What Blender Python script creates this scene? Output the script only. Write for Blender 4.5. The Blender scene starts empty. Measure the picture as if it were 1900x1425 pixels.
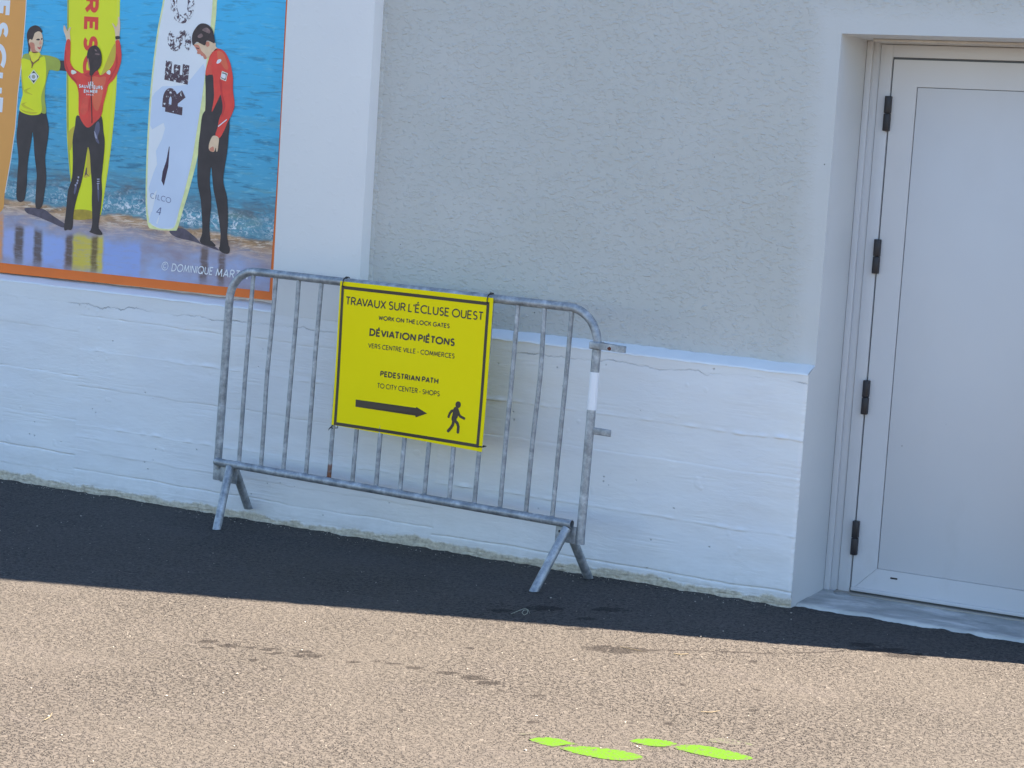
import bpy, bmesh, math, random
import numpy as np
from mathutils import Vector, Matrix
from mathutils.geometry import tessellate_polygon

random.seed(7)
rng = np.random.default_rng(7)
scn = bpy.context.scene
col = scn.collection

# ------------------------------------------------------------------ camera
CAM = np.array([0.0, -7.5, 1.615])
MR = np.array([[0.881220059130409, 0.4684107486946405, 0.06358126998987129],
               [-0.10386842813171426, 0.06065463584547996, 0.9927398273404262],
               [0.4611535070056883, -0.8814263359225084, 0.102103169973199]])   # rows: right, up, back
FPX = 3800.0
cd = bpy.data.cameras.new('camera')
cd.sensor_width = 36.0
cd.lens = FPX / 1900.0 * 36.0
cd.clip_start = 0.05
cd.clip_end = 2000.0
cam = bpy.data.objects.new('camera', cd)
m3 = Matrix(MR.T.tolist()).to_4x4()
m3.translation = Vector(CAM.tolist())
cam.matrix_world = m3
col.objects.link(cam)
scn.camera = cam

# ------------------------------------------------------------------ sky, sun, exposure
SUN_AZ = math.atan2(0.92, 0.386)       # clockwise from +Y
SUN_EL = math.radians(47)
w = bpy.data.worlds.new('World')
scn.world = w
w.use_nodes = True
wn = w.node_tree.nodes
bg = wn['Background']
sky = wn.new('ShaderNodeTexSky')
sky.sky_type = 'NISHITA'
sky.sun_disc = False
sky.sun_elevation = SUN_EL
sky.sun_rotation = SUN_AZ
sky.air_density = 1.0
sky.dust_density = 0.2
sky.ozone_density = 4.0
w.node_tree.links.new(sky.outputs[0], bg.inputs[0])
bg.inputs[1].default_value = 0.05
sl = bpy.data.lights.new('sun', 'SUN')
sl.energy = 5.0
sl.angle = math.radians(0.5)
sl.color = (1.0, 0.86, 0.68)
so = bpy.data.objects.new('sun', sl)
sd = Vector((math.sin(SUN_AZ) * math.cos(SUN_EL), math.cos(SUN_AZ) * math.cos(SUN_EL), math.sin(SUN_EL)))
so.rotation_euler = sd.to_track_quat('Z', 'Y').to_euler()
so.location = (6, 6, 8)
col.objects.link(so)
scn.view_settings.view_transform = 'Standard'
scn.view_settings.look = 'None'
scn.view_settings.gamma = 1.0
scn.view_settings.use_curve_mapping = False
scn.view_settings.exposure = 2.70

# ------------------------------------------------------------------ helpers
def hit(px, py, n, d):
    """point of the surveyed plane n.P = d seen at a photo pixel"""
    r = MR.T @ np.array([(px - 950) / FPX, -(py - 712.5) / FPX, -1.0])
    n = np.array(n, float)
    return CAM + (d - n @ CAM) / (n @ r) * r

def s2l(c):
    c = c / 255.0
    return c / 12.92 if c <= 0.04045 else ((c + 0.055) / 1.055) ** 2.4

SHADE = (0.45, 0.58, 0.80)      # white-balance of the photo's open shade
def shc(r, g, b, k=1.0):
    """true surface colour from an sRGB value read in open shade"""
    return tuple(min(0.85, k * s2l(c) / f) for c, f in zip((r, g, b), SHADE))

def tag(o, label=None, cat=None, group=None, kind=None):
    if label: o['label'] = label
    if cat: o['category'] = cat
    if group: o['group'] = group
    if kind: o['kind'] = kind
    return o

def empty(name, loc=(0, 0, 0), parent=None):
    o = bpy.data.objects.new(name, None)
    o.location = loc
    o.empty_display_size = 0.1
    col.objects.link(o)
    if parent: o.parent = parent
    return o

def meshobj(name, verts, faces, mat=None, parent=None, smooth=False, loc=None):
    me = bpy.data.meshes.new(name)
    me.from_pydata([tuple(map(float, v)) for v in verts], [], faces)
    if mat: me.materials.append(mat)
    if smooth:
        me.polygons.foreach_set('use_smooth', [True] * len(me.polygons))
    me.update()
    o = bpy.data.objects.new(name, me)
    col.objects.link(o)
    if parent: o.parent = parent
    if loc is not None: o.location = loc
    return o

def bmobj(name, bm, mat=None, parent=None, smooth=None):
    me = bpy.data.meshes.new(name)
    bm.normal_update()
    bm.to_mesh(me); bm.free()
    if mat: me.materials.append(mat)
    if smooth is not None:
        me.polygons.foreach_set('use_smooth', [True] * len(me.polygons))
        me.set_sharp_from_angle(angle=math.radians(smooth))
    o = bpy.data.objects.new(name, me)
    col.objects.link(o)
    if parent: o.parent = parent
    return o

def box_bm(x0, x1, y0, y1, z0, z1, bev=0.0, seg=2, bm=None):
    b = bmesh.new()
    bmesh.ops.create_cube(b, size=1.0)
    for v in b.verts:
        v.co = Vector(((x0 + x1) / 2 + v.co.x * (x1 - x0), (y0 + y1) / 2 + v.co.y * (y1 - y0), (z0 + z1) / 2 + v.co.z * (z1 - z0)))
    if bev > 0:
        bmesh.ops.bevel(b, geom=b.edges[:], offset=bev, segments=seg, affect='EDGES', profile=0.5)
    if bm is not None:
        me = bpy.data.meshes.new('tmp'); b.to_mesh(me); b.free(); bm.from_mesh(me); bpy.data.meshes.remove(me)
        return bm
    return b

def box(name, x0, x1, y0, y1, z0, z1, mat, parent=None, bev=0.0):
    return bmobj(name, box_bm(x0, x1, y0, y1, z0, z1, bev), mat, parent, 40 if bev else None)

def tube(name, pts, r, mat, parent=None, seg=16, caps=True, flat=None, wall=0.0):
    """tube through points; r a number or one per point; open pipe end when wall > 0"""
    pts = [Vector(p) for p in pts]
    n = len(pts)
    rs = [r] * n if not hasattr(r, '__len__') else list(r)
    tang = []
    for i in range(n):
        a = pts[max(0, i - 1)]; b = pts[min(n - 1, i + 1)]
        tang.append((b - a).normalized())
    up = Vector((0, 1, 0))
    if abs(tang[0].dot(up)) > 0.95: up = Vector((1, 0, 0))
    verts, faces = [], []
    for i in range(n):
        t = tang[i]
        u = (up - t * up.dot(t)).normalized(); up = u
        v = t.cross(u)
        for k in range(seg):
            a = 2 * math.pi * k / seg
            verts.append(pts[i] + (u * math.cos(a) + v * math.sin(a)) * rs[i])
    for i in range(n - 1):
        for k in range(seg):
            a = i * seg + k; b = i * seg + (k + 1) % seg
            faces.append((a, b, b + seg, a + seg))
    if caps:
        faces.append(tuple(range(seg - 1, -1, -1)))
        faces.append(tuple((n - 1) * seg + k for k in range(seg)))
    o = meshobj(name, verts, faces, mat, parent, True)
    o.data.set_sharp_from_angle(angle=math.radians(50))
    return o

# ---- node helpers
class NT:
    def __init__(s, name, rough=0.6, metal=0.0, base=(0.5, 0.5, 0.5), spec=0.5):
        s.m = bpy.data.materials.new(name); s.m.use_nodes = True
        s.t = s.m.node_tree; s.b = s.t.nodes['Principled BSDF']
        s.b.inputs['Base Color'].default_value = (*base, 1)
        s.b.inputs['Roughness'].default_value = rough
        s.b.inputs['Metallic'].default_value = metal
        s.b.inputs['Specular IOR Level'].default_value = spec
        s._co = None
    def n(s, typ, **kw):
        d = s.t.nodes.new(typ)
        for k, v in kw.items():
            if k in d.inputs.keys(): s.inp(d, k, v)
            else: setattr(d, k, v)
        return d
    def inp(s, d, k, v):
        if hasattr(v, 'is_output') or isinstance(v, bpy.types.NodeSocket): s.t.links.new(v, d.inputs[k])
        elif isinstance(v, tuple) and len(v) == 3 and d.inputs[k].type == 'RGBA': d.inputs[k].default_value = (*v, 1)
        else: d.inputs[k].default_value = v
    @property
    def co(s):
        if s._co is None: s._co = s.n('ShaderNodeTexCoord').outputs['Object']
        return s._co
    def map(s, scale=(1, 1, 1), loc=(0, 0, 0), rot=(0, 0, 0), vec=None):
        d = s.n('ShaderNodeMapping'); s.t.links.new(vec or s.co, d.inputs['Vector'])
        d.inputs['Scale'].default_value = scale; d.inputs['Location'].default_value = loc; d.inputs['Rotation'].default_value = rot
        return d.outputs[0]
    def noise(s, scale, detail=3, rough=0.5, vec=None, dist=0.0):
        d = s.n('ShaderNodeTexNoise'); s.t.links.new(vec or s.co, d.inputs['Vector'])
        d.inputs['Scale'].default_value = scale; d.inputs['Detail'].default_value = detail
        d.inputs['Roughness'].default_value = rough; d.inputs['Distortion'].default_value = dist
        return d.outputs[0]
    def vor(s, scale, feature='F1', vec=None, out='Distance', rnd=1.0):
        d = s.n('ShaderNodeTexVoronoi'); d.feature = feature; s.t.links.new(vec or s.co, d.inputs['Vector'])
        d.inputs['Scale'].default_value = scale; d.inputs['Randomness'].default_value = rnd
        return d.outputs[out]
    def ramp(s, x, stops, interp='LINEAR'):
        d = s.n('ShaderNodeValToRGB'); s.t.links.new(x, d.inputs[0]); cr = d.color_ramp; cr.interpolation = interp
        while len(cr.elements) < len(stops): cr.elements.new(0.5)
        for e, (p, c) in zip(cr.elements, stops):
            e.position = p; e.color = (*c, 1) if hasattr(c, '__len__') else (c, c, c, 1)
        return d.outputs[0]
    def sep(s, vec=None):
        d = s.n('ShaderNodeSeparateXYZ'); s.t.links.new(vec or s.co, d.inputs[0]); return d.outputs
    def math(s, op, a, b=None, c=None, clamp=False):
        d = s.n('ShaderNodeMath'); d.operation = op; d.use_clamp = clamp
        for i, v in enumerate((a, b, c)):
            if v is None: continue
            if isinstance(v, bpy.types.NodeSocket): s.t.links.new(v, d.inputs[i])
            else: d.inputs[i].default_value = v
        return d.outputs[0]
    def rng(s, x, a, b, c=0.0, dd=1.0):
        d = s.n('ShaderNodeMapRange'); s.t.links.new(x, d.inputs[0])
        for i, v in enumerate((a, b, c, dd)): d.inputs[i + 1].default_value = v
        return d.outputs[0]
    def mix(s, f, a, b, blend='MIX'):
        d = s.n('ShaderNodeMix'); d.data_type = 'RGBA'; d.blend_type = blend
        for k, v in ((0, f), (6, a), (7, b)):
            if isinstance(v, bpy.types.NodeSocket): s.t.links.new(v, d.inputs[k])
            elif k == 0: d.inputs[0].default_value = v
            else: d.inputs[k].default_value = (*v, 1)
        return d.outputs[2]
    def attr(s, name):
        d = s.n('ShaderNodeAttribute'); d.attribute_name = name; return d.outputs
    def bump(s, h, dist=0.002, strength=1.0, normal=None):
        d = s.n('ShaderNodeBump'); s.t.links.new(h, d.inputs['Height']); d.inputs['Distance'].default_value = dist
        d.inputs['Strength'].default_value = strength
        if normal is not None: s.t.links.new(normal, d.inputs['Normal'])
        s.t.links.new(d.outputs[0], s.b.inputs['Normal'])
        return d.outputs[0]
    def color(s, x): s.t.links.new(x, s.b.inputs['Base Color'])
    def roughn(s, x): s.t.links.new(x, s.b.inputs['Roughness'])

# ------------------------------------------------------------------ materials
# white masonry paint on the plinth: brush marks, pits, hair cracks, bare strip at its foot
WHITE = (0.80, 0.80, 0.80)
def mat_plinth():
    n = NT('white_masonry_paint', 0.62)
    co = n.co
    x, y, z = n.sep()[:3]
    mott = n.noise(2.3, 4, 0.55)
    c = n.mix(n.rng(mott, 0.3, 0.7), (0.78, 0.775, 0.775), (0.84, 0.83, 0.81))
    streak = n.noise(6, 5, 0.6, n.map((0.6, 1, 7)))
    c = n.mix(n.rng(streak, 0.58, 0.78, 0, 0.45), c, (0.70, 0.70, 0.715))
    speck = n.vor(15, vec=n.map((1, 1, 1.25)))
    sp2 = n.noise(7, 3)
    pit = n.math('MULTIPLY', n.rng(speck, 0.045, 0.085, 1, 0), n.rng(sp2, 0.52, 0.56, 0, 1))
    c = n.mix(n.math('MULTIPLY', pit, 0.45), c, (0.25, 0.25, 0.26))
    # crack painted/opened along the top: z ~ .88 with jagged course, only in stretches
    jag = n.noise(6.5, 9, 0.74, n.map((1, 1, 0.05)))
    zz = n.math('ADD', z, n.math('MULTIPLY', n.math('SUBTRACT', jag, 0.5), -0.085))
    dcr = n.math('ABSOLUTE', n.math('SUBTRACT', zz, 0.882))
    gate = n.math('MULTIPLY', n.rng(n.noise(1.6, 2, 0.5, n.map((1, 1, 0.01), (3.1, 0, 0))), 0.44, 0.54, 0.1, 1), n.rng(n.noise(17, 3, 0.6, n.map((1, 1, 0.01))), 0.36, 0.60, 0.15, 1))
    crack = n.math('MULTIPLY', n.rng(dcr, 0.0008, 0.0030, 1, 0), gate)
    c = n.mix(n.math('MULTIPLY', crack, 0.62), c, (0.20, 0.195, 0.19))
    # lighter newer coat above the crack
    ab = n.rng(zz, 0.880, 0.889, 0, 0.32)
    c = n.mix(ab, c, (0.765, 0.745, 0.705))
    # bare concrete / spatter along the foot
    e1 = n.noise(7, 6, 0.65, n.map((1, 1, 0.4)))
    e2 = n.noise(1.1, 2, 0.5, n.map((1, 1, 0.01)))
    lim = n.math('ADD', n.math('MULTIPLY', n.math('SUBTRACT', e1, 0.5), 0.085), n.math('ADD', n.math('MULTIPLY', n.math('SUBTRACT', e2, 0.5), 0.09), 0.036))
    foot = n.rng(n.math('SUBTRACT', z, lim), -0.008, 0.004, 1, 0)
    grit = n.noise(42, 7, 0.82)
    bare = n.ramp(grit, [(0.26, (0.16, 0.135, 0.105)), (0.40, (0.48, 0.41, 0.31)), (0.55, (0.70, 0.62, 0.48)), (0.8, (0.80, 0.74, 0.62))])
    green = n.rng(n.noise(3.0, 3, 0.6), 0.55, 0.75, 0, 0.15)
    bare = n.mix(green, bare, (0.17, 0.18, 0.11))
    c = n.mix(foot, c, bare)
    # dust/dirt just above the foot
    dirt = n.math('MULTIPLY', n.rng(z, 0.0, 0.20, 0.30, 0.0), n.rng(n.noise(14, 5, 0.7), 0.35, 0.75))
    c = n.mix(dirt, c, (0.42, 0.42, 0.37))
    n.color(c)
    br = n.math('MULTIPLY', n.noise(26, 6, 0.62, n.map((0.6, 1, 2.2), rot=(0, 0.12, 0)), 0.9), n.rng(n.noise(2.6, 3, 0.55), 0.46, 0.64, 0.12, 1.0))
    pb = n.noise(120, 3, 0.5)
    blob = n.rng(n.vor(17, 'SMOOTH_F1'), 0.06, 0.17, 1, 0)
    blob = n.math('MULTIPLY', blob, n.rng(n.noise(4, 2), 0.52, 0.64))
    h = n.math('ADD', n.math('MULTIPLY', br, 0.62), n.math('MULTIPLY', pb, 0.10))
    h = n.math('ADD', h, n.math('MULTIPLY', blob, 0.42))
    h = n.math('SUBTRACT', h, n.math('MULTIPLY', pit, 1.0))
    h = n.math('SUBTRACT', h, n.math('MULTIPLY', crack, 0.9))
    h = n.math('ADD', h, n.math('MULTIPLY', n.math('MULTIPLY', foot, grit), 0.9))
    n.bump(h, 0.0042, 0.8)
    return n.m

def mat_pillar():
    n = NT('white_smooth_render', 0.6)
    c = n.mix(n.rng(n.noise(1.7, 4), 0.3, 0.7), (0.79, 0.79, 0.79), (0.83, 0.83, 0.82))
    n.color(c)
    h = n.math('ADD', n.math('MULTIPLY', n.rng(n.noise(28, 4, 0.55), 0.55, 0.85), 0.5), n.math('MULTIPLY', n.noise(11, 3), 0.4))
    n.bump(h, 0.004, 0.55)
    return n.m

def mat_render():
    n = NT('grey_textured_render', 0.75)
    x, y, z = n.sep()[:3]
    # the texture fades into a smooth trowelled band round the door opening
    dx = n.math('SUBTRACT', -2.655, x)
    dz = n.math('SUBTRACT', z, 2.24)
    d = n.math('MAXIMUM', dx, dz)
    d = n.math('ADD', d, n.math('MULTIPLY', n.math('SUBTRACT', n.noise(6, 4), 0.5), 0.09))
    band = n.rng(d, 0.035, 0.12, 0, 1)
    c = n.mix(n.rng(n.noise(1.2, 5, 0.6), 0.3, 0.7), (0.525, 0.52, 0.478), (0.57, 0.56, 0.522))
    c = n.mix(band, (0.60, 0.595, 0.57), c)
    sp = n.math('MULTIPLY', n.rng(n.vor(14), 0.03, 0.05, 1, 0), n.rng(n.noise(5, 2), 0.62, 0.66))
    c = n.mix(sp, c, (0.18, 0.18, 0.17))
    n.color(c)
    big = n.noise(62, 3, 0.5, n.map((0.75, 1, 1.2), rot=(0, 0.35, 0)), 0.3)
    fine = n.noise(95, 3, 0.55)
    h = n.math('ADD', n.math('MULTIPLY', n.rng(big, 0.50, 0.80), 1.3), n.math('MULTIPLY', fine, 0.25))
    h = n.math('ADD', n.math('MULTIPLY', h, n.rng(band, 0, 1, 0.10, 1.0)), n.math('MULTIPLY', n.noise(4, 3), 0.6))
    n.bump(h, 0.0041, 0.75)
    return n.m

def mat_reveal():
    n = NT('smooth_reveal_paint', 0.6)
    n.color(n.mix(n.rng(n.noise(2.0, 4), 0.3, 0.7), (0.63, 0.64, 0.635), (0.69, 0.69, 0.68)))
    n.bump(n.noise(24, 4), 0.002, 0.35)
    return n.m

def mat_door():
    n = NT('powder_coated_door', 0.38, base=(0.60, 0.60, 0.605), spec=0.45)
    z = n.sep()[2]
    c = n.mix(n.rng(n.noise(1.4, 3), 0.3, 0.7), (0.61, 0.61, 0.62), (0.645, 0.64, 0.645))
    sm = n.math('MULTIPLY', n.rng(n.noise(5, 6, 0.68, n.map((1, 1, 0.5))), 0.55, 0.72, 0, 0.22), n.rng(z, 0.0, 0.7, 1, 0.25))
    c = n.mix(sm, c, (0.44, 0.42, 0.38))
    dots = n.math('MULTIPLY', n.rng(n.vor(9), 0.02, 0.035, 1, 0), n.rng(n.noise(4, 2), 0.58, 0.62, 0, 0.6))
    c = n.mix(dots, c, (0.25, 0.24, 0.23))
    n.color(c)
    n.roughn(n.rng(n.noise(7, 6, 0.7), 0.3, 0.7, 0.32, 0.50))
    n.bump(n.noise(220, 2), 0.0003, 0.35)
    return n.m

def mat_sill():
    n = NT('worn_concrete_sill', 0.7)
    a = n.noise(5, 6, 0.65, n.map((1, 2.2, 1)), 0.6)
    c = n.ramp(a, [(0.3, (0.26, 0.27, 0.26)), (0.5, (0.40, 0.41, 0.40)), (0.66, (0.60, 0.60, 0.585))])
    y = n.sep()[1]
    edge = n.rng(n.math('ADD', y, n.math('MULTIPLY', n.math('SUBTRACT', n.noise(9, 5), 0.5), 0.10)), 0.10, 0.06, 0, 0.6)
    c = n.mix(edge, c, (0.66, 0.65, 0.58))
    n.color(c)
    n.bump(n.math('ADD', n.noise(14, 6, 0.65), n.math('MULTIPLY', n.noise(90, 3), 0.3)), 0.006, 0.6)
    return n.m

def mat_asphalt(worn=True):
    n = NT('asphalt', 0.85, spec=0.35)
    co = n.co
    wv = n.n('ShaderNodeVectorMath'); wv.operation = 'MULTIPLY_ADD'
    nz = n.n('ShaderNodeTexNoise'); n.t.links.new(co, nz.inputs['Vector']); nz.inputs['Scale'].default_value = 60; nz.inputs['Detail'].default_value = 2
    n.t.links.new(nz.outputs['Color'], wv.inputs[0]); wv.inputs[1].default_value = (0.014, 0.014, 0.000); n.t.links.new(co, wv.inputs[2])
    wc = wv.outputs[0]
    cellc = n.vor(96, out='Color', vec=wc)
    sepc = n.n('ShaderNodeSeparateColor'); n.t.links.new(cellc, sepc.inputs[0])
    r1 = sepc.outputs[0]
    c = n.ramp(r1, [(0.0, (0.0671, 0.0599, 0.0541)), (0.5, (0.0765, 0.0676, 0.0610)), (0.95, (0.0852, 0.0753, 0.0679)), (1.0, (0.1162, 0.1044, 0.0945))])
    gap = n.vor(96, 'DISTANCE_TO_EDGE', vec=wc)
    gate = n.rng(n.noise(66, 3, 0.6), 0.44, 0.56, 0.0, 1.0)
    coarse = n.rng(n.noise(1.4, 5, 0.62), 0.38, 0.62, 0.55, 1.0)       # ravelled, coarser patches
    gg = n.math('MULTIPLY', n.math('MULTIPLY', n.rng(gap, 0.05, 0.21, 1, 0), gate), coarse)
    c = n.mix(n.math('MULTIPLY', gg, 0.95), c, (0.0103, 0.0077, 0.0077))
    big = n.noise(0.55, 5, 0.6)
    c = n.mix(n.rng(big, 0.38, 0.68, 0.0, 0.30), c, (0.0534, 0.0462, 0.0413))
    st = n.noise(2.2, 5, 0.65, n.map((1, 2.5, 1)))
    c = n.mix(n.rng(st, 0.52, 0.72, 0, 0.30), c, (0.0817, 0.0719, 0.0705))
    a = n.attr('stain')[2]
    br = n.noise(30, 6, 0.75, None, 0.5)
    f = n.rng(n.math('MULTIPLY', a, n.rng(br, 0.36, 0.56, 0.2, 1.6)), 0.36, 0.62, 0, 0.80)
    c = n.mix(f, c, (0.0121, 0.0086, 0.0077))
    n.color(c)
    h = n.math('SUBTRACT', n.math('MULTIPLY', r1, 0.25), n.math('MULTIPLY', gg, 1.0))
    h = n.math('ADD', h, n.math('MULTIPLY', n.noise(260, 2), 0.2))
    n.bump(h, 0.0045, 0.9)
    return n.m

def mat_galv():
    n = NT('galvanised_steel', 0.48, 0.55)
    sp = n.vor(75, out='Color')
    s0 = n.n('ShaderNodeSeparateColor'); n.t.links.new(sp, s0.inputs[0])
    mo = n.noise(24, 5, 0.65)
    c = n.ramp(mo, [(0.34, (0.20, 0.22, 0.235)), (0.47, (0.29, 0.31, 0.33)), (0.58, (0.42, 0.44, 0.46)), (0.72, (0.66, 0.68, 0.68))])
    c = n.mix(0.22, c, n.ramp(s0.outputs[0], [(0, (0.2, 0.215, 0.23)), (1, (0.55, 0.56, 0.57))]))
    n.color(c)
    n.roughn(n.rng(mo, 0.3, 0.7, 0.42, 0.62))
    n.b.inputs['Metallic'].default_value = 0.5
    n.bump(n.math('ADD', n.noise(60, 3), n.math('MULTIPLY', n.noise(18, 2), 0.6)), 0.0012, 0.5)
    return n.m

def mat_galv_rust():
    n = NT('galvanised_steel_rusted', 0.6, 0.35)
    mo = n.noise(24, 5, 0.65)
    c = n.ramp(mo, [(0.30, (0.20, 0.22, 0.235)), (0.50, (0.31, 0.33, 0.345)), (0.8, (0.62, 0.63, 0.62))])
    z = n.sep()[2]
    rust = n.ramp(n.noise(60, 4), [(0.3, (0.05, 0.018, 0.01)), (0.6, (0.20, 0.065, 0.025)), (0.8, (0.34, 0.17, 0.07))])
    zn = n.math('ADD', z, n.math('MULTIPLY', n.math('SUBTRACT', n.noise(40, 4), 0.5), 0.03))
    f = n.rng(zn, 0.305, 0.33, 0.95, 0)
    f2 = n.math('MULTIPLY', n.rng(n.math('ADD', zn, n.math('MULTIPLY', n.noise(30), 0.04)), 0.36, 0.42, 0.85, 0), n.rng(n.noise(22, 3), 0.42, 0.56))
    c = n.mix(n.math('MAXIMUM', f, f2), c, rust)
    n.color(c)
    n.bump(n.noise(60, 3), 0.0012, 0.5)
    return n.m

def plain(name, base, rough=0.6, metal=0.0, var=0.06, scale=20, spec=0.5, bump=0.0):
    n = NT(name, rough, metal, base, spec)
    k = 1 - var
    n.color(n.mix(n.rng(n.noise(scale, 4), 0.3, 0.7), tuple(c * k for c in base), tuple(min(1, c * (1 + var)) for c in base)))
    if bump: n.bump(n.noise(scale * 6, 3), bump, 0.5)
    return n.m

M_PL = mat_plinth(); M_PI = mat_pillar(); M_RE = mat_render(); M_RV = mat_reveal(); M_DO = mat_door()
M_SI = mat_sill(); M_AS = mat_asphalt(); M_GA = mat_galv(); M_GR = mat_galv_rust()
M_BEV = plain('fresh_white_ledge_paint', (0.82, 0.82, 0.81), 0.55, var=0.03, scale=9, bump=0.001)
M_BLK = plain('black_hinge_plastic', (0.022, 0.019, 0.022), 0.42)
M_GAP = plain('dark_rubber_seal', (0.13, 0.14, 0.15), 0.7)
M_SEAL = plain('silicone_joint', (0.30, 0.31, 0.31), 0.6)
M_THR = plain('dull_aluminium', (0.32, 0.30, 0.27), 0.5, 0.3, scale=12)
M_TAPE = plain('white_reflective_tape', (0.80, 0.81, 0.84), 0.35, var=0.02)
M_TIE = plain('black_cable_tie', (0.015, 0.014, 0.016), 0.4)
M_ROOF = plain('roof_felt', (0.2, 0.2, 0.2), 0.8)
M_RUST = plain('rust', (0.13, 0.035, 0.02), 0.8, var=0.3, scale=90)

# ------------------------------------------------------------------ building
XL, XR = -9.5, -0.94            # ends of the wall
XP = -2.64                      # left edge of the door opening
XD = -1.40                      # right edge of the door opening
PIL0, PIL1 = -5.147, -4.697     # white pillar
DZ = 2.226                      # underside of the lintel
REC = 0.075                     # bays stand back this far
REV = 0.385                     # door frame stands back this far
HT = 7.4
LZ0, LZ1 = 0.916, 0.948         # slanted ledge bottom/top

bld = empty('building', (-2.64, 0, 0))
tag(bld, 'white and grey rendered building with a rough board-marked concrete plinth', 'building')
def B(o):
    o.parent = bld
    o.matrix_parent_inverse = Matrix.Translation((2.64, 0, 0))
    return o

def smooth_noise(shape, k, seed):
    r = np.random.default_rng(seed).standard_normal(shape)
    for ax in (0, 1):
        kk = max(1, min(k, shape[ax] - 1))
        ker = np.hanning(kk + 2)[1:-1]; ker /= ker.sum()
        r = np.apply_along_axis(lambda v: np.convolve(v, ker, 'same'), ax, r)
    return r / r.std()

def grid_mesh(name, X, Y, Z, mat, attr=None, smooth=True):
    """X, Y, Z arrays of the same 2-D shape"""
    ny, nx = X.shape
    me = bpy.data.meshes.new(name)
    co = np.stack([X, Y, Z], -1).reshape(-1, 3).astype(np.float32)
    idx = np.arange(nx * ny).reshape(ny, nx)
    f = np.stack([idx[:-1, :-1], idx[:-1, 1:], idx[1:, 1:], idx[1:, :-1]], -1).reshape(-1, 4)
    me.vertices.add(len(co)); me.vertices.foreach_set('co', co.ravel())
    me.loops.add(f.size); me.loops.foreach_set('vertex_index', f.ravel().astype(np.int32))
    me.polygons.add(len(f)); me.polygons.foreach_set('loop_start', np.arange(0, f.size, 4, dtype=np.int32))
    me.update(calc_edges=True)
    me.polygons.foreach_set('use_smooth', np.full(len(f), smooth))
    if attr is not None:
        a = me.attributes.new('stain', 'FLOAT', 'POINT'); a.data.foreach_set('value', attr.ravel().astype(np.float32))
    me.materials.append(mat)
    o = bpy.data.objects.new(name, me); col.objects.link(o)
    return o

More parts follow.
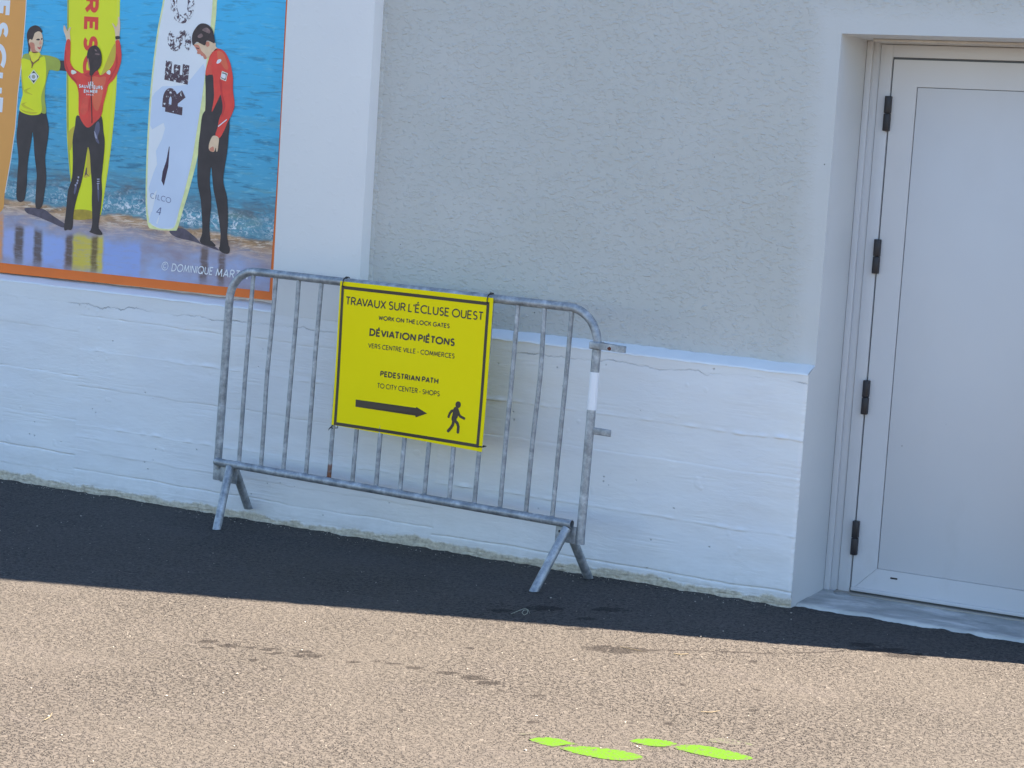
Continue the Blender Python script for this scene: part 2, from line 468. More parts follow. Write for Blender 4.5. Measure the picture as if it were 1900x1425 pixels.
# board-marked plinth: relief of the shuttering boards as real geometry
def plinth_relief():
    step = 0.009
    xs = np.arange(-7.4, XP + 0.0001, step); xs = np.append(xs, XP) if xs[-1] < XP - 1e-4 else xs
    zs = np.linspace(-0.06, LZ0, 326)
    X, Z = np.meshgrid(xs, zs)
    H = np.zeros_like(X)                       # + = towards the viewer
    secs = [(-9.5, -6.212, [(.745, 'g', .6), (.544, 'g', 1), (.347, 'g', .9), (.186, 'c', 1), (.10, 'r', .4)]),
            (-6.212, -4.262, [(.798, 'g', .9), (.648, 'r', .7), (.480, 'g', .5), (.305, 'r', 1), (.250, 'r', .4), (.186, 'r', .3), (.102, 'c', 1)]),
            (-4.262, -2.0, [(.665, 'r', 1), (.520, 'g', .8), (.287, 'r', 1.1), (.068, 'c', 1)])]
    r = np.random.default_rng(3)
    for x0, x1, L in secs:
        mask = (X >= x0) & (X < x1)
        lv = sorted([0] + [l[0] for l in L] + [1.0])
        offs = r.uniform(-0.0012, 0.0012, len(lv))
        wob = np.interp(xs, np.arange(-10, 0, 0.05), np.convolve(r.standard_normal(200), np.ones(3) / 3, 'same')) * 0.0035
        WOB = np.tile(wob, (len(zs), 1))
        Zw = Z + WOB + (X - x0) * 0.006
        band = np.zeros_like(X)
        for i in range(len(lv) - 1):
            band = np.where((Zw >= lv[i]) & (Zw < lv[i + 1]), offs[i], band)
        H = np.where(mask, H + band, H)
        for z0, kind, s in L:
            d = np.abs(Zw - z0)
            fine = np.interp(xs, np.arange(-10, 0, 0.022), np.abs(np.convolve(r.standard_normal(455), np.ones(2) / 2, 'same')))
            amp = np.clip(np.interp(xs, np.arange(-10, 0, 0.3), r.uniform(0.1, 1.15, 34)), 0, 1)
            A = np.tile(fine * amp, (len(zs), 1))
            if kind == 'r':
                sg_ = Zw - z0; prof = np.where(sg_ > 0, np.exp(-(sg_ / 0.010) ** 2), np.exp(-(sg_ / 0.0022) ** 2)); H = np.where(mask, H + s * (0.0010 + 0.0052 * A) * A ** 0.3 * prof, H)
            elif kind == 'g':
                H = np.where(mask, H - s * (0.0012 + 0.0050 * A) * A ** 0.3 * np.exp(-(d / 0.0026) ** 2), H)
            else:
                H = np.where(mask, H - s * 0.0065 * np.clip(amp * 1.6, 0.15, 1)[None, :] * np.exp(-(d / 0.0028) ** 2), H)
    for xj in (-6.212, -4.262):
        H += np.exp(-(np.abs(X - xj - smooth_noise(X.shape, 25, 11) * 0.0010) / 0.006) ** 2) * 0.0018
    H += smooth_noise(X.shape, 4, 5) * 0.00012 + smooth_noise(X.shape, 25, 6) * 0.0004 + smooth_noise(X.shape, 61, 8) * 0.0009
    # grain streaks along the boards
    gr = np.random.default_rng(9).standard_normal(X.shape)
    gr = np.apply_along_axis(lambda v: np.convolve(v, np.ones(18) / 18, 'same'), 1, gr); gr /= gr.std()
    gm = np.clip(smooth_noise(X.shape, 41, 19) - 0.3, 0, 1.5)
    H += gr * 0.00022 * gm
    # bulged foot, ragged towards the ground
    foot = np.clip((0.05 - Z) / 0.05, 0, 1)
    H -= foot * (0.002 + 0.003 * np.abs(smooth_noise(X.shape, 4, 12)))
    edge = np.clip((X - (XP - 0.012)) / 0.012, 0, 1)
    H -= edge ** 2 * (0.006 + 0.003 * np.abs(smooth_noise(X.shape, 6, 14)))
    H = np.clip(H, -0.014, 0.016)
    # the top edge slopes a touch down to the right like the cast ledge
    Zt = Z.copy()
    Zt[-1, :] = LZ0
    return X, -H, Zt
PX, PY, PZ = plinth_relief()
def ledge_drop(x):           # cast ledge, a little higher towards the left
    return (XP - x) * 0.010
PZ = PZ + ledge_drop(PX) * np.clip(PZ / LZ0, 0, 1)
pl = grid_mesh('plinth', PX, PY, PZ, M_PL)
B(pl)
# plinth beyond the frame on the left and the body behind the cast face
B(box('plinth', XL, -7.4, 0.0, 0.30, -0.3, LZ0 + ledge_drop(-7.4), M_PL))

# right return of the plinth into the door opening, its chamfer to the ledge
n_r = 60
rv, rf = [], []
for i in range(n_r + 1):
    z = -0.06 + (LZ0 + 0.06) * i / n_r
    rv.append((XP, PY[min(325, int(i / n_r * 325)), -1], z)); rv.append((XP + 0.002, REV + 0.02, z))
for i in range(n_r):
    a = 2 * i; rf.append((a, a + 1, a + 3, a + 2))
B(meshobj('plinth_return', rv, rf, M_RV))
B(meshobj('plinth_return', [(XP, 0.006, LZ0), (XP + .002, REV + .02, LZ0), (XP + .0, REC, LZ1), (XP + .002, REV + .02, LZ1)], [(0, 1, 3, 2)], M_RV))

# slanted ledges below the two bays
def ledge(x0, x1, segs):
    v, f = [], []
    r = np.random.default_rng(int(-x0 * 10))
    for i in range(segs + 1):
        x = x0 + (x1 - x0) * i / segs
        d = ledge_drop(x)
        j = r.normal(0, 0.0012)
        v += [(x, 0.0 - 0.003, LZ0 + d - 0.004 + j), (x, 0.002, LZ0 + d + 0.003 + j * .5), (x, REC, LZ1 + d + j), (x, REC + 0.03, LZ1 + d + j + 0.003)]
    for i in range(segs):
        for k in range(3):
            a = 4 * i + k; f.append((a, a + 4, a + 5, a + 1))
    o = meshobj('window_ledge', v, f, M_BEV, None, True)
    o.data.set_sharp_from_angle(angle=math.radians(25))
    return B(o)
ledge(PIL1, XP, 70)
ledge(XL, PIL0, 90)

# pillar, recessed bays, wall over the door
def slab(name, x0, x1, y0, y1, z0, z1, mat, bev=0.0):
    return B(box(name, x0, x1, y0, y1, z0, z1, mat, None, bev))
slab('pillar', PIL0, PIL1, 0.0, 0.30, LZ0 + 0.012, HT, M_PI, 0.004)
# grey bay: separate grid so that it can carry trowel waves
def bay(x0, x1, z0, z1, mat, seed):
    nx = int((x1 - x0) / 0.02) + 2; nz = int((z1 - z0) / 0.02) + 2
    X, Z = np.meshgrid(np.linspace(x0, x1, nx), np.linspace(z0, z1, nz))
    Y = REC + smooth_noise(X.shape, 15, seed) * 0.0009 + smooth_noise(X.shape, 5, seed + 1) * 0.0004
    Y[:, 0] = REC; Y[:, -1] = REC; Y[0, :] = REC
    # rendered lip where the coat runs against the pillar
    return B(grid_mesh('rendered_wall', X, Y, Z, mat))
bay(PIL1, XP, LZ1 - 0.01, 3.3, M_RE, 21)
bay(XP, XD, DZ, 3.3, M_RE, 31)
bay(XD, -1.25, LZ1, 3.3, M_RE, 41)
bay(XL, PIL0, LZ1, 3.3, M_PI, 51)
slab('lintel_band', XL, PIL0, 0.0, 0.30, 3.3, HT, M_PI)
slab('lintel_band', PIL1, -1.25, 0.0, 0.30, 3.3, HT, M_PI)
slab('pillar', -1.25, XR, 0.0, 0.30, -0.2, HT, M_PI, 0.004)
slab('plinth', XD, -1.25, 0.0, 0.30, -0.2, LZ0, M_PL)
# reveals of the opening
B(meshobj('door_reveal', [(XP, REC, LZ1), (XP, REC, DZ), (XP + .002, REV + .02, DZ), (XP + .002, REV + .02, LZ1)], [(0, 1, 2, 3)], M_RV))
B(meshobj('door_reveal', [(XD, REC, LZ1), (XD, REV + .1, LZ1), (XD, REV + .1, DZ), (XD, REC, DZ)], [(0, 1, 2, 3)], M_RV))
B(meshobj('door_reveal', [(XD, 0, 0), (XD, REV + .1, 0), (XD, REV + .1, LZ1), (XD, 0, LZ1)], [(0, 1, 2, 3)], M_RV))
B(meshobj('lintel_soffit', [(XP, REC, DZ), (XD, REC, DZ), (XD, REV + .1, DZ), (XP, REV + .1, DZ)], [(0, 1, 2, 3)], M_RV))
# lip: ragged bead of render along the inner corner of the pillar
def bead():
    r = np.random.default_rng(77)
    v, f = [], []
    n = 420
    z = np.linspace(LZ1, 3.3, n)
    w1 = 0.016 + 0.0035 * np.convolve(r.standard_normal(n), np.ones(3) / 2, 'same') + 0.004 * np.interp(z, np.arange(0.9, 3.4, .08), r.standard_normal(32))
    w1 = np.clip(w1, 0.007, 0.04)
    for i in range(n):
        v += [(PIL1 - 0.002, REC - 0.004, z[i]), (PIL1 + w1[i] * .7, REC - 0.0042 - abs(r.normal(0, .0012)), z[i]), (PIL1 + w1[i], REC - 0.0002, z[i]), (PIL1 + w1[i] + .001, REC + 0.003, z[i])]
    for i in range(n - 1):
        for k in range(3):
            a = 4 * i + k; f.append((a, a + 1, a + 5, a + 4))
    return B(meshobj('render_edge', v, f, M_RE, None, True))
bead()
# body of the building behind the face (real depth, casts the shade)
slab('building_body', XL, XR - 0.002, 0.60, 8.0, -0.2, HT - 0.01, M_PI)
slab('roof', XL - 0.02, XR, -0.0, 8.0, HT, HT + 0.12, M_ROOF)
slab('side_wall', XL, PIL0 - .0, REC + 0.02, 0.6, LZ1, HT - .02, M_PI)
slab('side_wall', PIL1, XP - 0.004, REC + 0.03, 0.6, LZ1 + 0.02, HT - .02, M_PI)
slab('side_wall', XD + 0.004, XR - 0.003, 0.29, 0.6, 0, HT - .02, M_PI)
slab('side_wall', XP - .002, XD + .002, REC + 0.02, 0.6, DZ + 0.005, HT - .02, M_PI)
slab('side_wall', -7.4, XP - 0.01, 0.05, 0.6, -0.2, LZ0 - 0.03, M_PI)

# ---- door set
FX0 = XP + 0.004
def at_rev(px, py, y): return hit(px, py, (0, 1, 0), y)
yF = REV
j1t = at_rev(1633.5, 82, yF)[0]; j1b = at_rev(1556.5, 1098, yF)[0]; J1 = (j1t + j1b) / 2
lft = at_rev(1655.5, 110, yF)[0]; lfb = at_rev(1582, 1095, yF)[0]; LF = (lft + lfb) / 2
LFT = at_rev(1655.5, 110, yF)[2]; LFB = at_rev(1582, 1095.5, yF)[2]
HDR = at_rev(1635, 82, yF)[2]
pnt = at_rev(1698.6, 161.5, yF); pnb = at_rev(1630.2, 1055.8, yF)
PNX = (pnt[0] + pnb[0]) / 2; PNT = pnt[2]; PNB = pnb[2]
LR = XD - 0.095
# frame: wall profile, sub profile, head
B(box('door_frame', XP + 0.003, XP + 0.028, yF - 0.006, yF + 0.06, 0.012, DZ - 0.001, M_DO, None, 0.003))
B(box('door_frame', XP + 0.028, J1 - 0.003, yF + 0.006, yF + 0.06, 0.012, DZ - 0.001, M_DO, None, 0.002))
B(box('frame_joint', J1 - 0.003, J1, yF + 0.012, yF + 0.06, 0.012, DZ - 0.002, M_SEAL))
B(box('door_frame', J1, LF - 0.006, yF - 0.002, yF + 0.07, 0.014, HDR, M_DO, None, 0.002))
B(box('door_frame', XD - 0.089, XD - 0.002, yF - 0.002, yF + 0.07, 0.014, HDR, M_DO, None, 0.002))
B(box('frame_head', LF - 0.006, XD - 0.089, yF - 0.002, yF + 0.07, LFT + 0.009, HDR, M_DO, None, 0.002))
B(box('frame_head', J1, XD - 0.002, yF - 0.115, yF + 0.06, HDR + 0.002, DZ - 0.001, plain('beige_head_filler', (0.60, 0.56, 0.50), 0.6), None, 0.002))
B(box('frame_joint', LF - 0.006, XD - 0.08, yF + 0.010, yF + 0.05, 0.02, LFT + 0.02, M_GAP))

door = empty('door', (LF, yF, LFB))
B(door)
def D(o):
    o.parent = door
    o.matrix_parent_inverse = Matrix.Translation((-LF, -yF, -LFB))
    return o
# leaf frame: mitred stiles and rails round a flat infill panel
sw = PNX - LF; rt = LFT - PNT; rb = PNB - LFB
def mitre(name, pts_out_in):
    # pts: four (x,z) corners, extruded in depth
    v = [(x, yF + 0.000, z) for x, z in pts_out_in] + [(x, yF + 0.025, z) for x, z in pts_out_in]
    m = len(pts_out_in)
    f = [tuple(range(m)), tuple(range(2 * m - 1, m - 1, -1))] + [(i, i + m, (i + 1) % m + m, (i + 1) % m) for i in range(m)]
    bm = bmesh.new(); vs = [bm.verts.new(p) for p in v]
    for q in f: bm.faces.new([vs[i] for i in q])
    bmesh.ops.recalc_face_normals(bm, faces=bm.faces[:])
    bmesh.ops.bevel(bm, geom=bm.edges[:], offset=0.0012, segments=2, affect='EDGES')
    return D(bmobj(name, bm, M_DO, None, 40))
g = 0.0004
mitre('leaf_frame', [(LF, LFB + g), (LF + sw - g, PNB + g), (LF + sw - g, PNT), (LR - sw + g, PNT), (LR - sw + g, PNB + g), (LR, LFB + g), (LR, LFT), (LF, LFT)])
mitre('door_rail', [(LF + g, LFB), (LR - g, LFB), (LR - sw, PNB), (LF + sw, PNB)])
D(box('door_panel', LF + sw + 0.0022, LR - sw - 0.0022, yF + 0.0035, yF + 0.022, PNB + 0.001, PNT - 0.0022, M_DO, None, 0.0012))
D(box('panel_gasket', LF + sw - 0.001, LR - sw + 0.001, yF + 0.012, yF + 0.016, PNB - 0.002, PNT + 0.002, M_GAP))
D(box('weather_bar', LF + 0.001, LR - 0.001, yF - 0.010, yF - 0.0005, LFB + 0.001, LFB + 0.016, M_DO, None, 0.003))
sp = at_rev(1658.5, 1073.5, yF)
D(box('drain_slot', sp[0] - 0.0145, sp[0] + 0.0145, yF - 0.0012, yF + 0.001, sp[2] - 0.0035, sp[2] + 0.0035, M_BLK, None, 0.0008))
for (xa, ya, xb, yb) in ((1645, 178, 1645, 243), (1625, 444, 1625, 508), (1604.5, 706, 1604.5, 769.5), (1585, 967, 1585, 1030.5)):
    a = at_rev(xa + 4.5, ya, yF - 0.02); b_ = at_rev(xb + 0.5, yb, yF - 0.02)
    xc = (at_rev(xa, ya, yF - .02)[0] + at_rev(xb, yb, yF - .02)[0]) / 2
    zc = (a[2] + b_[2]) / 2
    h = bmesh.new()
    box_bm(xc - 0.0125, xc + 0.0125, yF - 0.022, yF + 0.004, b_[2], zc - 0.0006, 0.003, 2, h)
    box_bm(xc - 0.0125, xc + 0.0125, yF - 0.022, yF + 0.004, zc + 0.0006, a[2], 0.003, 2, h)
    D(bmobj('hinge', h, M_BLK, None, 40))
# threshold bar and concrete sill
B(box('threshold', FX0 + 0.05, XD - 0.002, yF - 0.03, yF + 0.08, 0.008, max(0.016, LFB - 0.006), M_THR, None, 0.003))
nx, ny = 120, 50
X, Y = np.meshgrid(np.linspace(XP + 0.002, XD - 0.001, nx), np.linspace(0.035, REV + 0.05, ny))
Y = Y + 0
Zs = 0.006 + 0.012 * (Y / REV) + smooth_noise(X.shape, 9, 61) * 0.0012
fr = np.clip((0.075 + smooth_noise(X.shape, 13, 62) * 0.003 - Y) / 0.03, 0, 1)
Zs -= fr * 0.025
B(grid_mesh('door_sill', X, Y, Zs, M_SI))
# blob of sealant in the corner
bm = bmesh.new(); bmesh.ops.create_icosphere(bm, subdivisions=3, radius=1.0)
pb_ = hit(1562, 1104, (0, 0, 1), 0.012)
for v in bm.verts:
    v.co = Vector((pb_[0] + v.co.x * 0.034, pb_[1] - 0.0 + v.co.y * 0.024, 0.014 + v.co.z * 0.008))
B(bmobj('sealant_blob', bm, M_SEAL, None, 180))

# ------------------------------------------------------------------ ground
def px_ground(x, y): return hit(x, y, (0, 0, 1), 0)[:2]
def build_ground():
    s = 0.0085
    xs = np.arange(-7.2, -0.6, s); ys = np.arange(-4.1, 0.12, s)
    X, Y = np.meshgrid(xs, ys)
    Z = np.zeros_like(X)
    a = smooth_noise(X.shape, 1, 101); b = smooth_noise(X.shape, 3, 102); c_ = smooth_noise(X.shape, 9, 103)
    Z += np.clip(b, -1.8, 1.5) * 0.0006 + np.clip(a, -1.5, 1.5) * 0.0004 + c_ * 0.0003
    big = smooth_noise((X.shape[0] // 8 + 2, X.shape[1] // 8 + 2), 15, 104)
    Z += np.kron(big, np.ones((8, 8)))[:X.shape[0], :X.shape[1]] * 0.0
    # asphalt is heaped unevenly against the wall foot
    e = np.interp(xs, np.arange(-8, 0, 0.035), np.convolve(np.random.default_rng(5).standard_normal(229), np.ones(2) / 2, 'same'))
    near = np.clip((Y + 0.05) / 0.05, 0, 1)
    Z += near * (np.tile(e, (len(ys), 1)) * 0.0034 + 0.000)
    # border fades to flat
    m = np.minimum.reduce([(X - xs[0]), (xs[-1] - X), (Y - ys[0])]); m = np.clip(m / 0.15, 0, 1)
    Z = Z * m - 0.0
    # sinks under the door sill
    Z -= np.clip((Y - 0.055) / 0.03, 0, 1) * 0.02 * ((X > XP) & (X < XD))
    # stains
    S = np.zeros_like(X)
    def blob(px, py, lx, ly, st=1.0, rot=0.0):
        nonlocal S
        q = px_ground(px, py)
        q2 = px_ground(px + lx, py); rx = np.linalg.norm(q2 - q)
        q3 = px_ground(px, py + ly); ry = np.linalg.norm(q3 - q)
        d = q2 - q; th = math.atan2(d[1], d[0]) + rot
        dx = X - q[0]; dy = Y - q[1]
        u = dx * math.cos(th) + dy * math.sin(th); v = -dx * math.sin(th) + dy * math.cos(th)
        S = np.maximum(S, st * np.exp(-((u / rx) ** 2 + (v / ry) ** 2)))
    for p in [(385, 1190, 22, 3), (425, 1198, 24, 4), (385, 1202, 14, 2), (465, 1201, 16, 2), (500, 1205, 20, 3), (560, 1210, 26, 3), (572, 1217, 30, 4),
              (510, 1212, 18, 2), (655, 1228, 14, 2), (705, 1227, 14, 2), (727, 1231, 18, 2), (770, 1239, 20, 3), (830, 1248, 20, 4), (880, 1258, 26, 5),
              (908, 1267, 24, 4), (992, 1291, 14, 2), (1150, 1206, 42, 8), (1110, 1203, 30, 5), (1180, 1206, 30, 4), (1070, 1167, 24, 2),
              (1130, 1131, 34, 4), (1010, 1129, 40, 5), (930, 1133, 26, 3), (1085, 1148, 20, 3), (1640, 1206, 40, 4), (1680, 1216, 40, 5), (1600, 1196, 30, 4),
              (870, 1203, 10, 3), (990, 1340, 12, 2), (1240, 1343, 12, 3), (470, 1225, 8, 2), (490, 1241, 8, 2)]:
        blob(*p)
    # thin dried trickle running right from the dark patch
    for t in np.linspace(0, 1, 60):
        x = 1190 + t * 430; y = 1207 + 4 * math.sin(t * 3.1) - 2.2 * math.sin(t * 7) + (-4 if t > .5 else 0) * (t - .5)
        blob(x, y, 12, 1.5, 0.66)
    r = np.random.default_rng(55)
    for i in range(34):
        blob(r.uniform(20, 1880), r.uniform(1150, 1420), r.uniform(5, 14), r.uniform(1.5, 4), r.uniform(0.4, 0.7))
    g_ = grid_mesh('ground', X, Y, Z, M_AS, S)
    tag(g_, kind='structure')
    # the sheet continues to the horizon (same level at the seam)
    x0, x1, y0, y1 = xs[0], xs[-1], ys[0], ys[-1]
    F = 1500.0
    v = [(-F, -F, 0), (F, -F, 0), (F, F, 0), (-F, F, 0), (x0, y0, 0), (x1, y0, 0), (x1, y1, 0), (x0, y1, 0)]
    f = [(0, 1, 5, 4), (1, 2, 6, 5), (2, 3, 7, 6), (3, 0, 4, 7)]
    tag(meshobj('ground', v, f, M_AS), kind='structure')
    return xs, ys, Z
GXS, GYS, GZ = build_ground()

# ------------------------------------------------------------------ single-stroke capitals (geometric sans)
def arc(cx, cy, rx, ry, a0, a1, n=18):
    return [(cx + rx * math.cos(math.radians(a0 + (a1 - a0) * i / n)), cy + ry * math.sin(math.radians(a0 + (a1 - a0) * i / n))) for i in range(n + 1)]
GL = {
 'A': (.74, [[(0, 0), (.37, 1)], [(.37, 1), (.74, 0)], [(.13, .30), (.61, .30)]]),
 'B': (.56, [[(0, 0), (0, 1)], [(0, 1), (.28, 1)] + arc(.28, .76, .22, .24, 90, -90) + [(0, .52)], [(0, .52), (.30, .52)] + arc(.30, .26, .25, .26, 90, -90) + [(0, 0)]]),
 'C': (.80, [arc(.5, .5, .5, .5, 48, 312, 30)]),
 'D': (.74, [[(0, 0), (0, 1), (.26, 1)] + arc(.26, .5, .48, .5, 90, -90, 24)[1:] + [(0, 0)]]),
 'E': (.50, [[(.50, 1), (0, 1), (0, 0), (.50, 0)], [(0, .51), (.44, .51)]]),
 'G': (.90, [arc(.5, .5, .5, .5, 48, 330, 30) + [(.93, .42), (.56, .42)]]),
 'H': (.66, [[(0, 0), (0, 1)], [(.66, 0), (.66, 1)], [(0, .5), (.66, .5)]]),
 'I': (.0, [[(0, 0), (0, 1)]]),
 'K': (.60, [[(0, 0), (0, 1)], [(.56, 1), (.04, .45)], [(.20, .60), (.60, 0)]]),
 'L': (.44, [[(0, 1), (0, 0), (.44, 0)]]),
 'M': (.86, [[(0, 0), (.10, 1)], [(.10, 1), (.43, .12)], [(.43, .12), (.76, 1)], [(.76, 1), (.86, 0)]]),
 'N': (.68, [[(0, 0), (0, 1)], [(0, 1), (.68, 0)], [(.68, 0), (.68, 1)]]),
 'O': (1.0, [arc(.5, .5, .5, .5, 0, 360, 40)]),
 'P': (.54, [[(0, 0), (0, 1)], [(0, 1), (.26, 1)] + arc(.26, .73, .28, .27, 90, -90)[1:] + [(0, .46)]]),
 'Q': (1.0, [arc(.5, .5, .5, .5, 0, 360, 40), [(.60, .26), (.90, -.08)]]),
 'R': (.58, [[(0, 0), (0, 1)], [(0, 1), (.27, 1)] + arc(.27, .74, .27, .26, 90, -90)[1:] + [(0, .48)], [(.28, .48), (.58, 0)]]),
 'S': (.52, [arc(.27, .755, .235, .245, 38, 270, 20) + arc(.27, .255, .25, .255, 90, -142, 20)[1:]]),
 'T': (.56, [[(.28, 0), (.28, .97)], [(0, 1), (.56, 1)]]),
 'U': (.64, [[(0, 1), (0, .32)] + arc(.32, .32, .32, .32, 180, 360, 20)[1:] + [(.64, 1)]]),
 'V': (.72, [[(0, 1), (.36, 0)], [(.36, 0), (.72, 1)]]),
 'W': (1.06, [[(0, 1), (.28, 0)], [(.28, 0), (.53, .92)], [(.53, .92), (.78, 0)], [(.78, 0), (1.06, 1)]]),
 'X': (.64, [[(0, 0), (.64, 1)], [(0, 1), (.64, 0)]]),
 'Y': (.62, [[(0, 1), (.31, .46)], [(.31, .46), (.62, 1)], [(.31, .48), (.31, 0)]]),
 '-': (.26, [[(0, .38), (.26, .38)]]),
 "'": (.0, [[(.02, 1.03), (0, .76)]]),
 '.': (.0, [[(0, 0), (0, .03)]]),
 '4': (.55, [[(.42, 0), (.42, 1)], [(.38, 1), (0, .32), (.55, .32)]]),
 ' ': (.16, []),
}
GL['É'] = (GL['E'][0], GL['E'][1] + [[(.20, 1.20), (.38, 1.38)]])

def ribbon(pts, hw, closed=False):
    """mitred strip; butt ends"""
    P = [np.array(p, float) for p in pts]
    if closed: P = P[:-1]
    n = len(P); L, R_ = [], []
    for i in range(n):
        a = P[(i - 1) % n] if (closed or i > 0) else None
        b = P[(i + 1) % n] if (closed or i < n - 1) else None
        d1 = (P[i] - a) / np.linalg.norm(P[i] - a) if a is not None else None
        d2 = (b - P[i]) / np.linalg.norm(b - P[i]) if b is not None else None
        if d1 is None: d1 = d2
        if d2 is None: d2 = d1
        n1 = np.array([-d1[1], d1[0]]); n2 = np.array([-d2[1], d2[0]])
        m = n1 + n2; m /= np.linalg.norm(m)
        k = hw / max(0.35, m @ n1)
        L.append(P[i] + m * k); R_.append(P[i] - m * k)
    q = []
    for i in range(n if closed else n - 1):
        j = (i + 1) % n
        q.append((R_[i], R_[j], L[j], L[i]))
    return q

KERN = {'AV': .20, 'VA': .20, 'TR': .03, 'AT': .14, 'TA': .14, 'AU': .0, 'UX': .0, 'VE': .04, 'LO': .05, 'TO': .07, 'TY': .06, 'LL': .0, 'RA': .05, 'VI': .06, 'EV': .05, 'ÉV': .05, 'GA': .02, 'PA': .10, 'PÉ': 0, 'CT': .04, 'OV': .06, 'ÉT': .05, 'ET': .05, 'WO': .08, 'FA': .1, 'OW': .06, 'ST': .03, 'UV': .04, 'AX': .02}
def text_quads(txt, weight, track=0.13, space=None):
    """list of quads in cap-height units, total width"""
    x = 0.0; out = []; hw = weight / 2; lay = 0
    for ci, ch in enumerate(txt):
        wd, st = GL[ch]
        x -= KERN.get(txt[ci - 1:ci + 1], 0.0) if ci else 0.0
        if ch == ' ':
            x += 0.30 if space is None else space; continue
        for k, s in enumerate(st):
            pts = [(x + hw + px_ * 1.0, hw + py_ * (1 - 2 * hw)) for px_, py_ in s]
            cl = len(pts) > 3 and abs(pts[0][0] - pts[-1][0]) < 1e-6 and abs(pts[0][1] - pts[-1][1]) < 1e-6
            for q in ribbon(pts, hw, cl): out.append((q, k))
        x += wd + 2 * hw + track
    return out, x - track

def lettering(name, txt, weight, place, mat, parent, normal, lift, track=0.13, z_step=0.00004, space=None, split=False):
    """place(u, v) -> 3D point; u in 0..1 along the line, v in cap heights"""
    if split:
        W = text_quads(txt, weight, track, space)[1]
        for i in range(len(txt)):
            w0 = text_quads(txt[:i], weight, track, space)[1] + track if i else 0.0
            w0 -= KERN.get(txt[i - 1:i + 1], 0.0) if i else 0.0
            w1 = text_quads(txt[i], weight, track, space)[1]
            lettering('board_letter', txt[i], weight, (lambda u, v, a=w0 / W, b=w1 / W: place(a + u * b, v)), mat, parent, normal, lift, track, z_step)
        return
    qs, W = text_quads(txt, weight, track, space)
    verts, faces = [], []
    N = Vector(normal)
    for q, k in qs:
        i = len(verts)
        for p in q: verts.append(place(p[0] / W, p[1]) + N * (lift + z_step * k))
        faces.append((i, i + 1, i + 2, i + 3))
    return meshobj(name, verts, faces, mat, parent)

def fill(points):
    tri = tessellate_polygon([[Vector((p[0], p[1], 0)) for p in points]])
    return tri

def catmull(pts, n=5):
    P = [np.array(p, float) for p in pts]; m = len(P); out = []
    for i in range(m):
        p0, p1, p2, p3 = P[(i - 1) % m], P[i], P[(i + 1) % m], P[(i + 2) % m]
        for k in range(n):
            t = k / n
            out.append(0.5 * ((2 * p1) + (-p0 + p2) * t + (2 * p0 - 5 * p1 + 4 * p2 - p3) * t * t + (-p0 + 3 * p1 - 3 * p2 + p3) * t ** 3))
    return [tuple(o) for o in out]

# ------------------------------------------------------------------ poster
YP = 0.045
PO = Vector((-5.152, YP, 0.987))
poster = empty('poster', PO)
tag(poster, 'large orange-bordered beach photo poster of lifeguards with surfboards, in the left wall bay', 'poster')
ptop = 3.02
PXL = -8.6
def to_local(p): return (p[0] - PO.x, p[2] - PO.z)
def TA(x, y): return (x / 6.479, y / 6.477 + 20)
def TB(x, y): return (x / 6.479, y / 6.477 + 220)
def TC(x, y): return (260 + x / 5.937, y / 5.9375)
def TD(x, y): return (260 + x / 4.192, 230 + y / 4.191)
def TE(x, y): return (x / 6.333, 370 + y / 6.333)
def T0(x, y): return (x, y)
def pp(T, x, y):
    q = T(x, y)
    return to_local(hit(q[0], q[1], (0, 1, 0), YP))
inks = {}
def ink(name, rgb, var=0.10, scale=30, rough=0.42, k=1.0):
    key = (name, rgb)
    if key not in inks:
        inks[key] = plain('ink_' + name, shc(*rgb, k=k), rough, var=var, scale=scale, spec=0.4)
    return inks[key]
LAY = [0]
def shape(name, T, pts, mat, layer, parent=None, smooth=True):
    P = [pp(T, *q) for q in pts] if T else list(pts)
    if smooth: P = catmull(P, 5)
    y = -0.0009 - 0.00035 * layer
    tri = fill(P)
    return meshobj(name, [(a, y, b) for a, b in P], [tuple(t) for t in tri], mat, parent or poster)

REFL = [(TE, 845, 600, 1215, 600, (1000, 420), (1000, 840), (160, 158, 42)),
        (TE, 40, 500, 165, 500, (100, 330), (100, 690), (120, 142, 205)), (TE, 285, 500, 395, 500, (340, 330), (340, 760), (120, 142, 205)),
        (TE, 505, 600, 760, 600, (630, 420), (630, 800), (112, 142, 212)), (TE, 1215, 650, 1660, 650, (1400, 500), (1400, 900), (108, 138, 208)),
        (TE, -80, 500, 38, 500, (0, 180), (0, 730), (196, 124, 84)),
        (TE, 172, 500, 276, 500, (225, 300), (225, 730), (66, 56, 50)), (TE, 396, 500, 498, 500, (450, 350), (450, 790), (66, 56, 50)),
        (TE, 768, 600, 856, 600, (810, 395), (810, 820), (70, 58, 48)), (TE, 1068, 600, 1150, 600, (1110, 410), (1110, 860), (70, 58, 48)),
        (TD, 466, 1080, 530, 1080, (505, 945), (505, 1240), (76, 66, 66)), (TD, 606, 1100, 664, 1100, (640, 985), (640, 1250), (76, 66, 66))]
